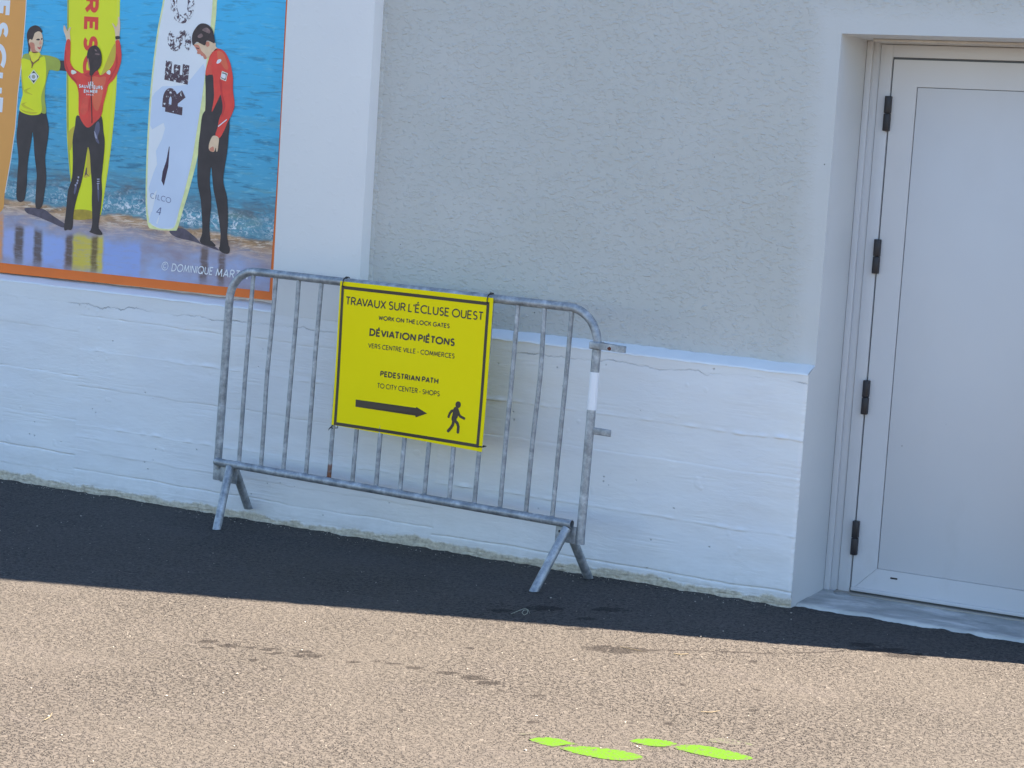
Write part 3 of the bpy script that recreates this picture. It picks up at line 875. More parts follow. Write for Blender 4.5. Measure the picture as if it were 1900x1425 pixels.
def mat_sea():
    n = NT('printed_seascape', 0.42, spec=0.4)
    x, y, z = n.sep()[:3]
    shore = n.math('ADD', 0.262, n.math('MULTIPLY', x, -0.055))
    wob = n.noise(3.2, 6, 0.6, n.map((1, 1, 0.3)))
    d = n.math('SUBTRACT', z, n.math('ADD', shore, n.math('MULTIPLY', n.math('SUBTRACT', wob, 0.5), 0.11)))   # height above the shoreline
    # water
    deep = n.ramp(n.rng(d, 0, 1.2), [(0.0, shc(70, 112, 140)), (0.12, shc(58, 128, 172)), (0.4, shc(42, 136, 194)), (1.0, shc(45, 150, 215))])
    w1 = n.noise(11, 7, 0.66, n.map((0.5, 1, 4.4), rot=(0, -0.03, 0)), 0.7)
    w2 = n.noise(24, 5, 0.6, n.map((0.6, 1, 3.6)), 0.4)
    amp = n.rng(d, 0.15, 1.1, 1.0, 0.42)
    dk = n.math('MULTIPLY', n.rng(w1, 0.52, 0.62, 0, 0.8), amp)
    c = n.mix(dk, deep, shc(28, 84, 125))
    lt = n.math('MULTIPLY', n.rng(w2, 0.54, 0.68, 0, 0.45), amp)
    c = n.mix(lt, c, shc(98, 168, 205))
    g2 = n.math('MULTIPLY', n.rng(n.noise(5, 5, 0.6, n.map((0.6, 1, 3), (4, 0, 2))), 0.55, 0.66, 0, 0.6), n.rng(d, 0.1, 0.7, 1, 0))
    c = n.mix(g2, c, shc(88, 122, 120))
    # breaking wavelet: dark trough then foam
    tro = n.math('MULTIPLY', n.rng(d, 0.06, 0.11, 0, 1), n.rng(d, 0.13, 0.21, 1, 0))
    tn = n.noise(13, 6, 0.65, n.map((0.6, 1, 2.4)), 0.8)
    c = n.mix(n.math('MULTIPLY', tro, n.rng(tn, 0.40, 0.60, 0.15, 0.85)), c, shc(66, 84, 104))
    fo = n.math('MULTIPLY', n.rng(d, 0.006, 0.03, 0, 1), n.rng(d, 0.05, 0.13, 1, 0))
    fn = n.noise(30, 7, 0.74, n.map((0.9, 1, 1.4)), 1.6)
    fg = n.rng(n.noise(2.2, 3, 0.5, n.map((1, 1, 0.2), (1.2, 0, 0))), 0.38, 0.52, 0.25, 1)
    foam = n.math('MULTIPLY', n.math('MULTIPLY', fo, fg), n.rng(fn, 0.50, 0.58, 0, 1))
    c = n.mix(foam, c, shc(178, 200, 222))
    # wet sand: tan by the water, lavender sky reflection lower down
    sn = n.noise(10, 6, 0.65, n.map((0.7, 1, 3.2)), 0.9)
    tan = n.ramp(sn, [(0.3, shc(84, 74, 62)), (0.5, shc(130, 112, 94)), (0.7, shc(168, 156, 152))])
    lav = n.mix(n.rng(n.noise(4, 5, 0.6, n.map((1, 1, 2.4))), 0.35, 0.65), shc(112, 116, 148), shc(116, 144, 200))
    sf = n.rng(n.math('ADD', d, n.math('MULTIPLY', n.math('SUBTRACT', sn, 0.5), 0.10)), -0.02, -0.12, 0, 0.92)
    sand = n.mix(sf, tan, lav)
    rip = n.math('MULTIPLY', n.rng(n.noise(26, 6, 0.65, n.map((0.5, 1, 3.4)), 0.9), 0.53, 0.59, 0, 0.75), n.rng(d, -0.11, -0.02, 0, 1))
    sand = n.mix(rip, sand, shc(176, 168, 172))
    c = n.mix(n.rng(d, -0.004, 0.010, 1, 0), c, sand)
    for (T, xa, ya, xb, yb, ztop, zbot, rgb) in REFL:
        x0 = pp(T, xa, ya)[0]; x1 = pp(T, xb, yb)[0]; zt = pp(T, *ztop)[1]; zb = pp(T, *zbot)[1]
        xw = n.math('ADD', x, n.math('MULTIPLY', n.math('SUBTRACT', n.noise(7, 5, 0.65, n.map((0.3, 1, 3))), 0.5), 0.030))
        mk = n.math('MULTIPLY', n.rng(xw, x0 - 0.006, x0 + 0.010), n.rng(xw, x1 - 0.010, x1 + 0.006, 1, 0))
        zw = n.math('ADD', z, n.math('MULTIPLY', n.math('SUBTRACT', n.noise(12, 4), 0.5), 0.06))
        mk = n.math('MULTIPLY', mk, n.math('MULTIPLY', n.rng(zw, zt - 0.02, zt + 0.01, 0.88, 0), n.rng(zw, zb - 0.02, zb + 0.03, 0.15, 1)))
        mk = n.math('MULTIPLY', mk, n.rng(n.noise(22, 6, 0.7, n.map((0.5, 1, 3))), 0.32, 0.5, 0.5, 1))
        c = n.mix(mk, c, shc(*rgb))
    n.color(c)
    return n.m

W_ = -(PXL - PO.x)
meshobj('poster_board', [(-W_, 0.008, 0), (0.06, 0.008, 0), (0.06, 0, 0), (-W_, 0, 0), (-W_, 0.008, ptop - PO.z), (0.06, 0.008, ptop - PO.z), (0.06, 0, ptop - PO.z), (-W_, 0, ptop - PO.z)],
        [(0, 3, 2, 1), (3, 7, 6, 2), (4, 5, 6, 7), (0, 4, 7, 3), (1, 2, 6, 5), (0, 1, 5, 4)], plain('orange_print', shc(206, 88, 28), 0.42, var=0.05, scale=6), poster)
inR = [pp(T0, 531, 0), pp(T0, 524, 140), pp(T0, 517, 290), pp(T0, 509, 410), pp(T0, 500, 541)]
inR.insert(0, (inR[0][0] + (inR[0][0] - inR[-1][0]) * 1.3, ptop - PO.z - 0.04))
bl = pp(T0, 0, 488)
seap = inR + [(-W_ + 0.04, bl[1] + 0.012), (-W_ + 0.04, ptop - PO.z - 0.04)]
shape('printed_seascape', None, seap, mat_sea(), 0, smooth=False)
# thin pale trim line between picture and border
M_LINE = plain('ink_pale_line', shc(215, 200, 195), 0.45)
M_BLACKSUIT = ink('neoprene', (40, 38, 47), 0.25, 14)
M_NAVY = ink('navy_sheen', (66, 72, 104), 0.15, 20)
M_SHEEN = ink('sheen', (125, 135, 170), 0.2, 40)
M_RED = ink('red_suit', (196, 54, 52), 0.14, 12)
M_REDL = ink('red_light', (226, 84, 66), 0.10, 12)
M_REDD = ink('red_dark', (150, 40, 46), 0.10, 12)
M_SKIN = ink('skin', (206, 158, 148), 0.08, 30)
M_SKIND = ink('skin_shade', (150, 104, 96), 0.10, 30)
M_HAIR = ink('hair', (42, 34, 40), 0.25, 40)
M_HAIRL = ink('hair_light', (98, 86, 96), 0.25, 60)
M_YEL = ink('yellow_board', (188, 190, 26), 0.04, 3)
M_YELL = ink('yellow_board_light', (206, 206, 52), 0.03, 3)
M_YELD = ink('yellow_board_shade', (150, 148, 52), 0.06, 5)
M_SHIRT = ink('lime_shirt', (205, 212, 22), 0.05, 8)
M_SHIRTD = ink('lime_shirt_fold', (150, 158, 30), 0.08, 12)
M_OLIVE = ink('olive_sleeve', (118, 140, 62), 0.08, 12)
M_ORB = ink('orange_board', (190, 128, 72), 0.04, 4)
M_WHB = ink('white_board', (186, 200, 236), 0.03, 4)
M_WHBS = ink('white_board_shade', (148, 174, 224), 0.04, 4)
M_CREAM = ink('cream_rail', (182, 190, 150), 0.10, 30)
M_INKW = ink('white_letter', (222, 224, 238), 0.03, 20)
M_INKR = ink('red_letter', (206, 52, 48), 0.04, 20)

# a printed line of text: baseline start, baseline end and the tip of a capital's height, in poster coordinates
def ptext(name, txt, weight, a, b, up, mat, layer, track=0.13, parent=None):
    a = np.array(a); b = np.array(b); up = np.array(up)
    def place(u, v):
        q = a + (b - a) * u + up * v
        return Vector((q[0], 0, q[1]))
    return lettering(name, txt, weight, place, mat, parent or poster, (0, -1, 0), 0.0009 + 0.00035 * layer, track, split=(name == 'board_lettering' and len(txt) > 3))
def pdir(T, x0, y0, x1, y1):
    a = np.array(pp(T, x0, y0)); b = np.array(pp(T, x1, y1)); return b - a

# reflections on the wet sand (printed)
def mat_reflect(name, rgb):
    n = NT('ink_' + name, 0.42, spec=0.4)
    c = n.mix(n.rng(n.noise(26, 5, 0.7, n.map((0.6, 1, 2.5)), 0.8), 0.40, 0.62), shc(*rgb), shc(118, 116, 128))
    n.color(c); return n.m
M_RFD = mat_reflect('dark_reflection', (72, 60, 56)); M_RFY = mat_reflect('yellow_reflection', (156, 154, 44)); M_RFO = mat_reflect('orange_reflection', (192, 120, 84))
shape('printed_shadow', TE, [(300, 100), (500, 110), (620, 190), (780, 300), (740, 330), (600, 270), (420, 195), (320, 160)], ink('water_shadow', (62, 62, 84), 0.3, 30), 0.5)
shape('printed_shadow', TD, [(230, 830), (330, 810), (430, 880), (480, 930), (560, 940), (620, 985), (540, 960), (420, 915), (280, 880)], ink('water_shadow', (62, 62, 84), 0.3, 30), 0.5)

# orange board
ob = empty('printed_surfboard', (0, 0, 0), poster)
shape('board_shape', TA, [(-900, -1000), (330, -1000), (322, -300), (310, 0), (288, 300), (258, 640), (215, 1000), (182, 1425), (130, 1790), (60, 2190), (25, 2400), (-200, 2500), (-600, 2500)], M_ORB, 2, ob)
shape('board_rim', TA, [(338, -1000), (330, -300), (318, 0), (296, 300), (266, 640), (223, 1000), (190, 1425), (138, 1790), (68, 2190), (60, 2190), (130, 1790), (182, 1425), (215, 1000), (258, 640), (288, 300), (310, 0), (322, -300), (330, -1000)], ink('pale_blue_rim', (165, 195, 222), 0.05), 3, ob, smooth=False)
# white letters reading down, tops to the right
def down_text(txt, T, x_base, x_top, y0, y1, slant, weight, mat, layer, parent, track=0.2, shadow=None):
    a = pp(T, x_base, y0); b = pp(T, x_base + slant, y1); t = pp(T, x_top, y0 + (x_top - x_base) * 0.06)
    up = np.array(t) - np.array(a)
    return ptext('board_lettering', txt, weight, a, b, up, mat, layer, track, parent)
down_text('RESCUE', TA, -50, 150, -420, 1235, -120, 0.24, M_INKW, 4, ob, 0.17)

# yellow board
yb = empty('printed_surfboard', (0, 0, 0), poster)
shape('board_shape', T0, [(128, -170), (150, -215), (200, -215), (222, -170), (223, 0), (221, 60), (216, 170), (210, 240), (203, 300), (194, 360), (189, 392), (184, 400), (160, 402), (141, 396), (134, 355), (127, 290), (124, 230), (124, 130), (126, 30)], M_YEL, 2, yb)
shape('board_stripe', T0, [(219, -100), (222, -100), (222, 0), (220, 60), (215, 170), (209, 240), (202, 300), (193, 360), (187, 394), (182, 394), (189, 350), (196, 300), (203, 240), (210, 170), (215, 60), (218, 0)], M_YELL, 3, yb, smooth=False)
shape('board_stripe', T0, [(126, -100), (124.5, 130), (124.5, 230), (127.5, 290), (134.5, 355), (141, 396), (138, 372), (131.5, 320), (127.8, 250), (127.2, 130), (128.6, 0), (128.8, -100)], ink('green_rim', (120, 140, 60), 0.1), 3, yb, smooth=False)
shape('board_stripe', TA, [(1390, 400), (1398, 560), (1320, 690), (1270, 800), (1215, 790), (1250, 690), (1290, 590), (1350, 450)], M_YELD, 3.5, yb)
shape('board_stripe', TB, [(820, 180), (905, 90), (890, 170), (870, 320), (838, 380)], M_YELD, 3.5, yb)
shape('board_stripe', TB, [(1060, 340), (1090, 480), (1100, 650), (1060, 700), (1010, 700), (1040, 560)], M_YELD, 3.5, yb)
shape('board_stripe', TB, [(890, 1100), (1100, 1110), (1110, 1200), (880, 1210)], ink('olive_water', (128, 120, 46), 0.2), 3, yb)
shape('printed_fin', TB, [(1040, 590), (1050, 590), (1048, 660), (1082, 700), (1040, 670), (1018, 700)], ink('fin_dark', (60, 56, 70), 0.1), 4, yb, smooth=False)
down_text('RESCUE', TA, 1022, 1193, -175, 1245, -38, 0.235, M_INKR, 4, yb, 0.17)

# white board
wb = empty('printed_surfboard', (0, 0, 0), poster)
shape('board_shape', T0, [(322, -170), (345, -205), (388, -205), (408, -170), (403, 0), (398, 60), (391, 120), (384, 180), (376, 240), (365, 300), (352, 350), (340, 390), (330, 423), (322, 428), (285, 425), (275, 418), (271, 385), (271, 330), (274, 250), (281, 150), (292, 60), (303, 0), (312, -80)], M_CREAM, 2, wb)
shape('board_deck', T0, [(325, -160), (346, -196), (386, -196), (403, -160), (395, 0), (389, 70), (382, 130), (374, 190), (366, 240), (356, 300), (344, 350), (333, 390), (323, 422), (300, 424), (287, 420), (279, 412), (274, 385), (274, 330), (277, 250), (284, 150), (295, 60), (306, 0), (315, -80)], M_WHB, 3, wb)
shape('board_shade', T0, [(288, 172), (302, 160), (318, 160), (345, 158), (360, 140), (378, 118), (382, 130), (374, 190), (366, 240), (356, 300), (344, 350), (333, 390), (323, 422), (300, 424), (290, 420), (276, 412), (285, 380), (276, 350), (285, 322), (292, 305), (290, 280), (301, 258), (307, 238), (304, 228), (283, 240), (279, 232), (283, 180)], M_WHBS, 4, wb, smooth=False)
shape('board_shade', T0, [(277, 372), (292, 352), (283, 392), (276, 398)], M_WHB, 5, wb, smooth=False)
shape('board_shade', T0, [(290, 414), (297, 398), (293, 416)], M_WHB, 5, wb, smooth=False)
shape('printed_fin', TD, [(228, 172), (232, 180), (222, 330), (187, 482), (168, 440), (178, 370), (205, 290)], ink('fin_purple', (44, 34, 62), 0.2), 5, wb, smooth=False)
def mat_worn_letter():
    n = NT('ink_worn_letter', 0.42, spec=0.4)
    f = n.rng(n.noise(42, 5, 0.7, n.map((1, 1, 1)), 0.7), 0.47, 0.53, 1, 0)
    z = n.sep()[2]
    wear = n.rng(n.math('ADD', n.noise(60, 5, 0.7, None, 0.7), n.rng(z, 0.78, 1.20, -0.12, 0.045)), 0.50, 0.55, 0, 1)
    n.color(n.mix(wear, shc(56, 44, 62), shc(184, 196, 234)))
    return n.m
M_WORN = mat_worn_letter()
# reads upwards, capitals' tops to the left
a = pp(TC, 500, 1280); b = pp(TC, 668, -775)
up = pdir(TC, 500, 1280, 243, 1222)
ptext('board_lettering', 'RESCUE', 0.27, a, b, up, M_WORN, 5, 0.19, wb)
M_PEN = ink('pencil', (70, 84, 132), 0.1)
ptext('board_lettering', 'C', 0.09, pp(TD, 80, 576), pp(TD, 110, 583), pdir(TD, 80, 576, 84, 535), M_PEN, 6, parent=wb)
ptext('board_lettering', 'I', 0.09, pp(TD, 122, 585), pp(TD, 126, 586), pdir(TD, 122, 585, 126, 548), M_PEN, 6, parent=wb)
ptext('board_lettering', 'LCO', 0.10, pp(TD, 138, 590), pp(TD, 240, 618), pdir(TD, 138, 590, 144, 548), M_PEN, 6, parent=wb)
ptext('board_lettering', '4', 0.09, pp(TD, 124, 706), pp(TD, 162, 712), pdir(TD, 124, 706, 138, 644), M_PEN, 6, parent=wb)

# woman in the lime shirt
f1 = empty('printed_figure', (0, 0, 0), poster)
shape('trousers', TB, [(250, -110), (400, -90), (535, -110), (566, -30), (590, 130), (567, 330), (548, 480), (560, 700), (545, 850), (505, 1060), (432, 1060), (440, 800), (445, 660), (420, 450), (408, 260), (395, 165), (383, 260), (345, 480), (330, 650), (325, 800), (290, 985), (205, 965), (212, 700), (225, 480), (202, 230), (212, 100)], M_BLACKSUIT, 5, f1)
shape('sleeve', TA, [(278, 545), (350, 512), (500, 528), (620, 545), (722, 595), (715, 720), (610, 712), (582, 760), (552, 900), (545, 1050), (560, 1215), (500, 1225), (300, 1100), (262, 700)], M_OLIVE, 6, f1)
shape('arm', TA, [(722, 598), (790, 600), (830, 730), (712, 716)], M_BLACKSUIT, 5, f1, smooth=False)
shape('shirt', TA, [(272, 575), (350, 590), (420, 610), (500, 560), (545, 560), (560, 700), (552, 850), (520, 950), (500, 1050), (502, 1222), (400, 1255), (300, 1235), (242, 1195), (245, 1130), (282, 980), (266, 850), (262, 650)], M_SHIRT, 7, f1)
shape('fold', TA, [(300, 950), (380, 925), (330, 965), (400, 1010), (310, 985)], M_SHIRTD, 8, f1)
shape('fold', TA, [(262, 1120), (330, 1100), (300, 1130), (420, 1200), (300, 1165)], M_SHIRTD, 8, f1)
shape('fold', TA, [(250, 1180), (320, 1205), (460, 1225), (380, 1240), (290, 1215)], M_SHIRTD, 8, f1)
shape('fold', TA, [(268, 700), (280, 850), (292, 960), (272, 900), (262, 780)], M_SHIRTD, 8, f1)
shape('hair', TA, [(348, 510), (345, 430), (328, 310), (340, 240), (375, 195), (430, 175), (480, 195), (512, 240), (505, 265), (430, 290), (400, 370), (385, 440), (372, 500)], M_HAIR, 7, f1)
shape('face', TA, [(425, 270), (465, 248), (500, 262), (516, 300), (524, 375), (508, 440), (490, 490), (455, 503), (480, 520), (380, 510), (372, 440), (352, 380), (365, 340), (392, 350), (410, 310)], M_SKIN, 8, f1)
shape('face_shade', TA, [(392, 380), (420, 400), (430, 470), (470, 500), (400, 505), (376, 450), (360, 390)], M_SKIND, 9, f1)
shape('eye', TA, [(440, 350), (465, 335), (488, 345), (470, 358)], M_HAIR, 9, f1)
shape('eye', TA, [(500, 335), (516, 328), (517, 345), (504, 350)], M_HAIR, 9, f1)
shape('mouth', TA, [(455, 432), (480, 440), (500, 425), (492, 462), (470, 460)], ink('mouth', (150, 70, 74)), 9, f1)
shape('nose', TA, [(492, 350), (508, 395), (492, 405), (478, 398)], ink('nose', (180, 128, 120)), 9, f1)
shape('collar', TA, [(358, 495), (420, 500), (488, 505), (482, 560), (420, 610), (378, 600)], ink('collar', (172, 178, 52)), 9, f1)
shape('cord', TA, [(362, 520), (385, 600), (410, 625), (470, 580), (486, 530), (478, 590), (412, 640), (392, 690), (385, 690), (388, 640), (370, 590)], ink('cord', (96, 70, 50)), 10, f1, smooth=False)
shape('badge', TA, [(412, 706), (480, 790), (412, 884), (344, 795)], ink('badge_rim', (210, 214, 180)), 9, f1, smooth=False)
shape('badge', TA, [(412, 722), (468, 790), (412, 868), (356, 795)], ink('badge_black', (34, 36, 44)), 10, f1, smooth=False)
shape('badge', TA, [(412 + 42 * math.cos(t), 793 + 44 * math.sin(t)) for t in np.linspace(0, 2 * math.pi, 14)[:-1]], ink('badge_ring', (206, 214, 220)), 11, f1)
shape('badge', TA, [(412 + 22 * math.cos(t), 793 + 24 * math.sin(t)) for t in np.linspace(0, 2 * math.pi, 12)[:-1]], ink('badge_centre', (120, 132, 130)), 12, f1)

# figure with raised arms, seen from behind
f2 = empty('printed_figure', (0, 0, 0), poster)
shape('wetsuit_legs', TB, [(935, -40), (1070, 60), (1215, -40), (1250, 170), (1264, 300), (1242, 560), (1226, 720), (1232, 900), (1218, 1080), (1188, 1300), (1232, 1375), (1160, 1370), (1095, 1362), (1114, 1250), (1108, 1000), (1110, 820), (1095, 600), (1085, 430), (1064, 342), (1045, 420), (1020, 580), (985, 760), (930, 950), (890, 1130), (872, 1320), (820, 1335), (775, 1325), (800, 1100), (820, 880), (868, 720), (880, 520), (878, 260), (905, 100)], M_BLACKSUIT, 6, f2)
shape('foot', TB, [(1080, 1360), (1130, 1330), (1190, 1320), (1235, 1390), (1170, 1395)], M_BLACKSUIT, 7, f2)
shape('sheen', TB, [(1160, 60), (1195, 40), (1205, 130), (1180, 220), (1200, 300), (1160, 270), (1140, 170)], M_NAVY, 7, f2)
shape('sheen', TB, [(1140, 150), (1165, 200), (1172, 240), (1150, 225)], M_SHEEN, 8, f2)
shape('sheen', TB, [(1175, 800), (1190, 790), (1200, 900), (1190, 1000), (1178, 920)], M_NAVY, 7, f2)
shape('sheen', TB, [(1181, 790), (1188, 795), (1190, 850), (1182, 850)], M_SHEEN, 8, f2)
shape('sheen', TB, [(915, 780), (935, 760), (925, 850), (905, 910), (893, 880)], M_NAVY, 7, f2)
for q in ((1188, 728), (1188, 755), (1186, 780)):
    shape('sheen', TB, [(q[0] - 14, q[1] - 4), (q[0] + 14, q[1] - 5), (q[0] + 12, q[1] + 6), (q[0] - 12, q[1] + 6)], M_SHEEN, 8, f2)
for q in ((950, 706), (942, 745), (935, 775), (915, 800)):
    shape('sheen', TB, [(q[0] - 10, q[1] - 10), (q[0] + 8, q[1] - 8), (q[0] + 4, q[1] + 12), (q[0] - 8, q[1] + 10)], M_SHEEN, 8, f2)
shape('hand', TA, [(808, 370), (792, 300), (770, 240), (772, 178), (790, 190), (815, 245), (832, 215), (858, 198), (845, 260), (852, 370)], M_SKIN, 6, f2)
shape('hand', TA, [(1395, 380), (1392, 300), (1380, 220), (1352, 155), (1370, 158), (1400, 195), (1420, 150), (1425, 75), (1445, 100), (1450, 200), (1442, 300), (1440, 380)], M_SKIN, 6, f2)
shape('watch', TA, [(1395, 310), (1440, 305), (1448, 335), (1400, 345)], M_HAIR, 9, f2)
shape('wetsuit_top', TA, [(808, 355), (850, 358), (852, 500), (850, 610), (890, 690), (950, 730), (1000, 752), (1050, 715), (1110, 720), (1175, 712), (1212, 775), (1280, 735), (1340, 680), (1388, 580), (1398, 450), (1395, 365), (1440, 362), (1462, 480), (1462, 600), (1420, 740), (1370, 830), (1310, 890), (1285, 990), (1250, 1120), (1222, 1260), (1140, 1350), (1070, 1403), (1015, 1370), (955, 1250), (950, 1100), (948, 980), (920, 880), (850, 800), (795, 710), (778, 620), (785, 480)], M_RED, 7, f2)
shape('wetsuit_light', TA, [(1110, 800), (1200, 800), (1280, 800), (1250, 950), (1220, 1100), (1180, 1200), (1130, 1150), (1110, 950)], M_REDL, 8, f2)
shape('wetsuit_light', TA, [(1010, 1050), (1060, 1040), (1060, 1180), (1020, 1250), (975, 1220), (985, 1120)], ink('red_mid', (206, 66, 60)), 8, f2)
shape('wetsuit_dark', TA, [(785, 500), (800, 480), (800, 620), (850, 750), (930, 850), (910, 860), (835, 780), (786, 660)], M_REDD, 8, f2)
shape('wetsuit_dark', TA, [(1400, 560), (1412, 520), (1420, 640), (1370, 760), (1300, 860), (1340, 770), (1390, 680)], M_REDD, 8, f2)
shape('zip', TA, [(1100, 740), (1112, 740), (1108, 1000), (1118, 1350), (1108, 1355), (1098, 1000)], M_HAIR, 10, f2, smooth=False)
shape('zip', TA, [(1086, 1040), (1092, 1040), (1075, 1210), (1070, 1210)], M_REDD, 10, f2, smooth=False)
shape('patch', TA, [(868, 715), (905, 720), (925, 745), (880, 765), (862, 745)], ink('patch', (206, 190, 196)), 9, f2)
shape('patch', TA, [(1285, 745), (1318, 712), (1335, 735), (1325, 770)], ink('patch', (206, 190, 196)), 9, f2)
shape('collar', TA, [(1020, 770), (1090, 730), (1130, 740), (1180, 735), (1190, 760), (1130, 790), (1090, 800)], M_REDD, 9, f2)
shape('hair', TA, [(1058, 600), (1055, 520), (1080, 450), (1140, 418), (1195, 445), (1228, 530), (1225, 640), (1190, 705), (1150, 735), (1115, 780), (1085, 770), (1085, 700)], M_HAIR, 11.5, f2)
shape('hair', TA, [(1060, 585), (1072, 580), (1088, 690), (1072, 680)], M_SKIND, 12.5, f2)
shape('hair_highlight', TA, [(1148, 520), (1170, 512), (1205, 520), (1200, 532), (1165, 528)], M_HAIRL, 12.5, f2)
shape('hair_highlight', TA, [(1145, 462), (1165, 470), (1172, 488), (1152, 480)], M_HAIRL, 12.5, f2)
M_TS = ink('suit_letter', (226, 206, 210))
ptext('suit_lettering', 'LES', 0.24, pp(TA, 1068, 893), pp(TA, 1132, 893), pdir(TA, 1068, 893, 1070, 852), M_TS, 12, 0.1, f2)
ptext('suit_lettering', 'SAUVETEURS', 0.24, pp(TA, 956, 926), pp(TA, 1242, 948), pdir(TA, 956, 926, 958, 882), M_TS, 12, 0.1, f2)
ptext('suit_lettering', 'EN MER', 0.24, pp(TA, 1016, 986), pp(TA, 1180, 994), pdir(TA, 1016, 986, 1018, 944), M_TS, 12, 0.1, f2)
ptext('suit_lettering', 'S.N.S.M.', 0.22, pp(TA, 1044, 1016), pp(TA, 1138, 1022), pdir(TA, 1044, 1016, 1045, 998), M_TS, 12, 0.1, f2)

# young man looking down at the right
f3 = empty('printed_figure', (0, 0, 0), poster)
shape('wetsuit_legs', TD, [(492, -80), (560, -120), (660, -90), (697, -10), (690, 100), (680, 220), (650, 430), (678, 570), (686, 750), (680, 880), (696, 1000), (640, 1000), (622, 960), (628, 850), (600, 640), (572, 500), (556, 335), (545, 450), (556, 600), (542, 800), (548, 935), (500, 930), (468, 905), (486, 830), (475, 600), (448, 440), (455, 200), (470, 60)], M_BLACKSUIT, 6, f3)
shape('foot', TD, [(625, 950), (690, 945), (697, 1000), (660, 1004), (622, 985)], M_BLACKSUIT, 7, f3)
shape('foot', TD, [(470, 905), (545, 905), (590, 945), (560, 950), (490, 935)], M_BLACKSUIT, 7, f3)
shape('wetsuit_body', TC, [(728, 800), (800, 790), (840, 900), (880, 1000), (990, 1150), (985, 1350), (900, 1500), (690, 1500), (692, 1400), (722, 1200), (726, 1000)], M_BLACKSUIT, 7, f3)
shape('wetsuit_top', TC, [(765, 640), (800, 580), (852, 535), (930, 565), (985, 660), (1008, 740), (1028, 860), (1028, 1000), (1045, 1150), (1020, 1250), (968, 1350), (930, 1440), (880, 1520), (835, 1490), (860, 1400), (880, 1300), (935, 1170), (900, 1040), (850, 1130), (795, 1232), (818, 1080), (815, 950), (802, 822), (735, 832), (728, 780)], M_RED, 8, f3)
shape('wetsuit_light', TC, [(860, 560), (925, 590), (960, 680), (975, 760), (940, 760), (890, 690), (860, 640)], M_REDL, 9, f3)
shape('wetsuit_dark', TC, [(880, 880), (905, 900), (915, 1040), (945, 1170), (900, 1290), (915, 1170), (893, 1030)], M_REDD, 9, f3)
shape('wetsuit_dark', TC, [(735, 800), (770, 700), (800, 650), (790, 760), (802, 822)], ink('red_mid', (206, 66, 60)), 9, f3)
shape('stripe', TC, [(862, 1390), (960, 1312), (965, 1320), (868, 1400)], M_INKW, 10, f3, smooth=False)
shape('patch', TC, [(848, 690), (862, 660), (890, 652), (902, 668), (880, 695), (855, 702)], M_INKW, 10, f3)
shape('patch', TC, [(908, 782), (972, 808), (952, 896), (890, 870)], ink('patch', (206, 190, 196)), 10, f3, smooth=False)
shape('patch', TC, [(914, 796), (962, 814), (946, 884), (900, 862)], M_HAIR, 11, f3, smooth=False)
shape('patch', TC, [(912, 812), (950, 824), (942, 868), (906, 852)], M_INKW, 12, f3)
shape('face', TC, [(595, 495), (660, 470), (720, 490), (740, 455), (830, 470), (838, 510), (856, 540), (800, 575), (765, 625), (715, 652), (695, 615), (672, 600), (632, 590), (636, 565), (610, 520)], M_SKIN, 8, f3)
shape('face_shade', TC, [(598, 495), (650, 500), (680, 560), (720, 600), (740, 640), (715, 652), (695, 615), (672, 600), (632, 590), (636, 565), (610, 520)], M_SKIND, 9, f3)
shape('ear', TC, [(738, 460), (765, 465), (768, 505), (742, 515), (730, 490)], M_SKIND, 10, f3)
shape('eye', TC, [(622, 524), (655, 532), (650, 540), (626, 533)], M_HAIR, 10, f3)
shape('mouth', TC, [(672, 598), (695, 608), (690, 618), (675, 608)], ink('mouth', (150, 70, 74)), 10, f3)
shape('hair', TC, [(590, 500), (577, 440), (583, 380), (605, 330), (650, 275), (700, 258), (760, 278), (808, 340), (828, 470), (780, 458), (740, 448), (722, 500), (670, 480), (630, 462)], M_HAIR, 11, f3)
shape('hair_highlight', TC, [(690, 330), (740, 305), (780, 340), (770, 370), (720, 350)], M_HAIRL, 12, f3)
shape('hair_highlight', TC, [(640, 400), (680, 370), (700, 400), (660, 420)], M_HAIRL, 12, f3)
shape('hand', TD, [(572, 92), (615, 108), (612, 170), (606, 212), (596, 213), (592, 185), (580, 215), (555, 214), (538, 190), (545, 140)], M_SKIN, 9, f3)
shape('hand_shade', TD, [(560, 180), (575, 178), (578, 212), (556, 213), (543, 195)], M_SKIND, 10, f3)

# photo credit printed in white
def credit():
    a = np.array(pp(TD, 245, 1146)); b = np.array(pp(TD, 565, 1176)); up = pdir(TD, 245, 1146, 256, 1084)
    ptext('credit_lettering', 'DOMINIQUE', 0.145, a, b, up, M_INKW, 8, 0.12)
    a = np.array(pp(TD, 588, 1186)); b = np.array(pp(TD, 838, 1212)); up = pdir(TD, 588, 1186, 599, 1120)
    ptext('credit_lettering', 'MARTIN', 0.145, a, b, up, M_INKW, 8, 0.12)
    a = np.array(pp(TD, 166, 1136)); b = np.array(pp(TD, 218, 1142)); up = pdir(TD, 166, 1138, 176, 1070)
    ptext('credit_lettering', 'O', 0.09, a, b, up, M_INKW, 8)
    a = np.array(pp(TD, 180, 1122)); b = np.array(pp(TD, 203, 1124)); up = pdir(TD, 180, 1122, 186, 1084)
    ptext('credit_lettering', 'C', 0.16, a, b, up, M_INKW, 8)
credit()

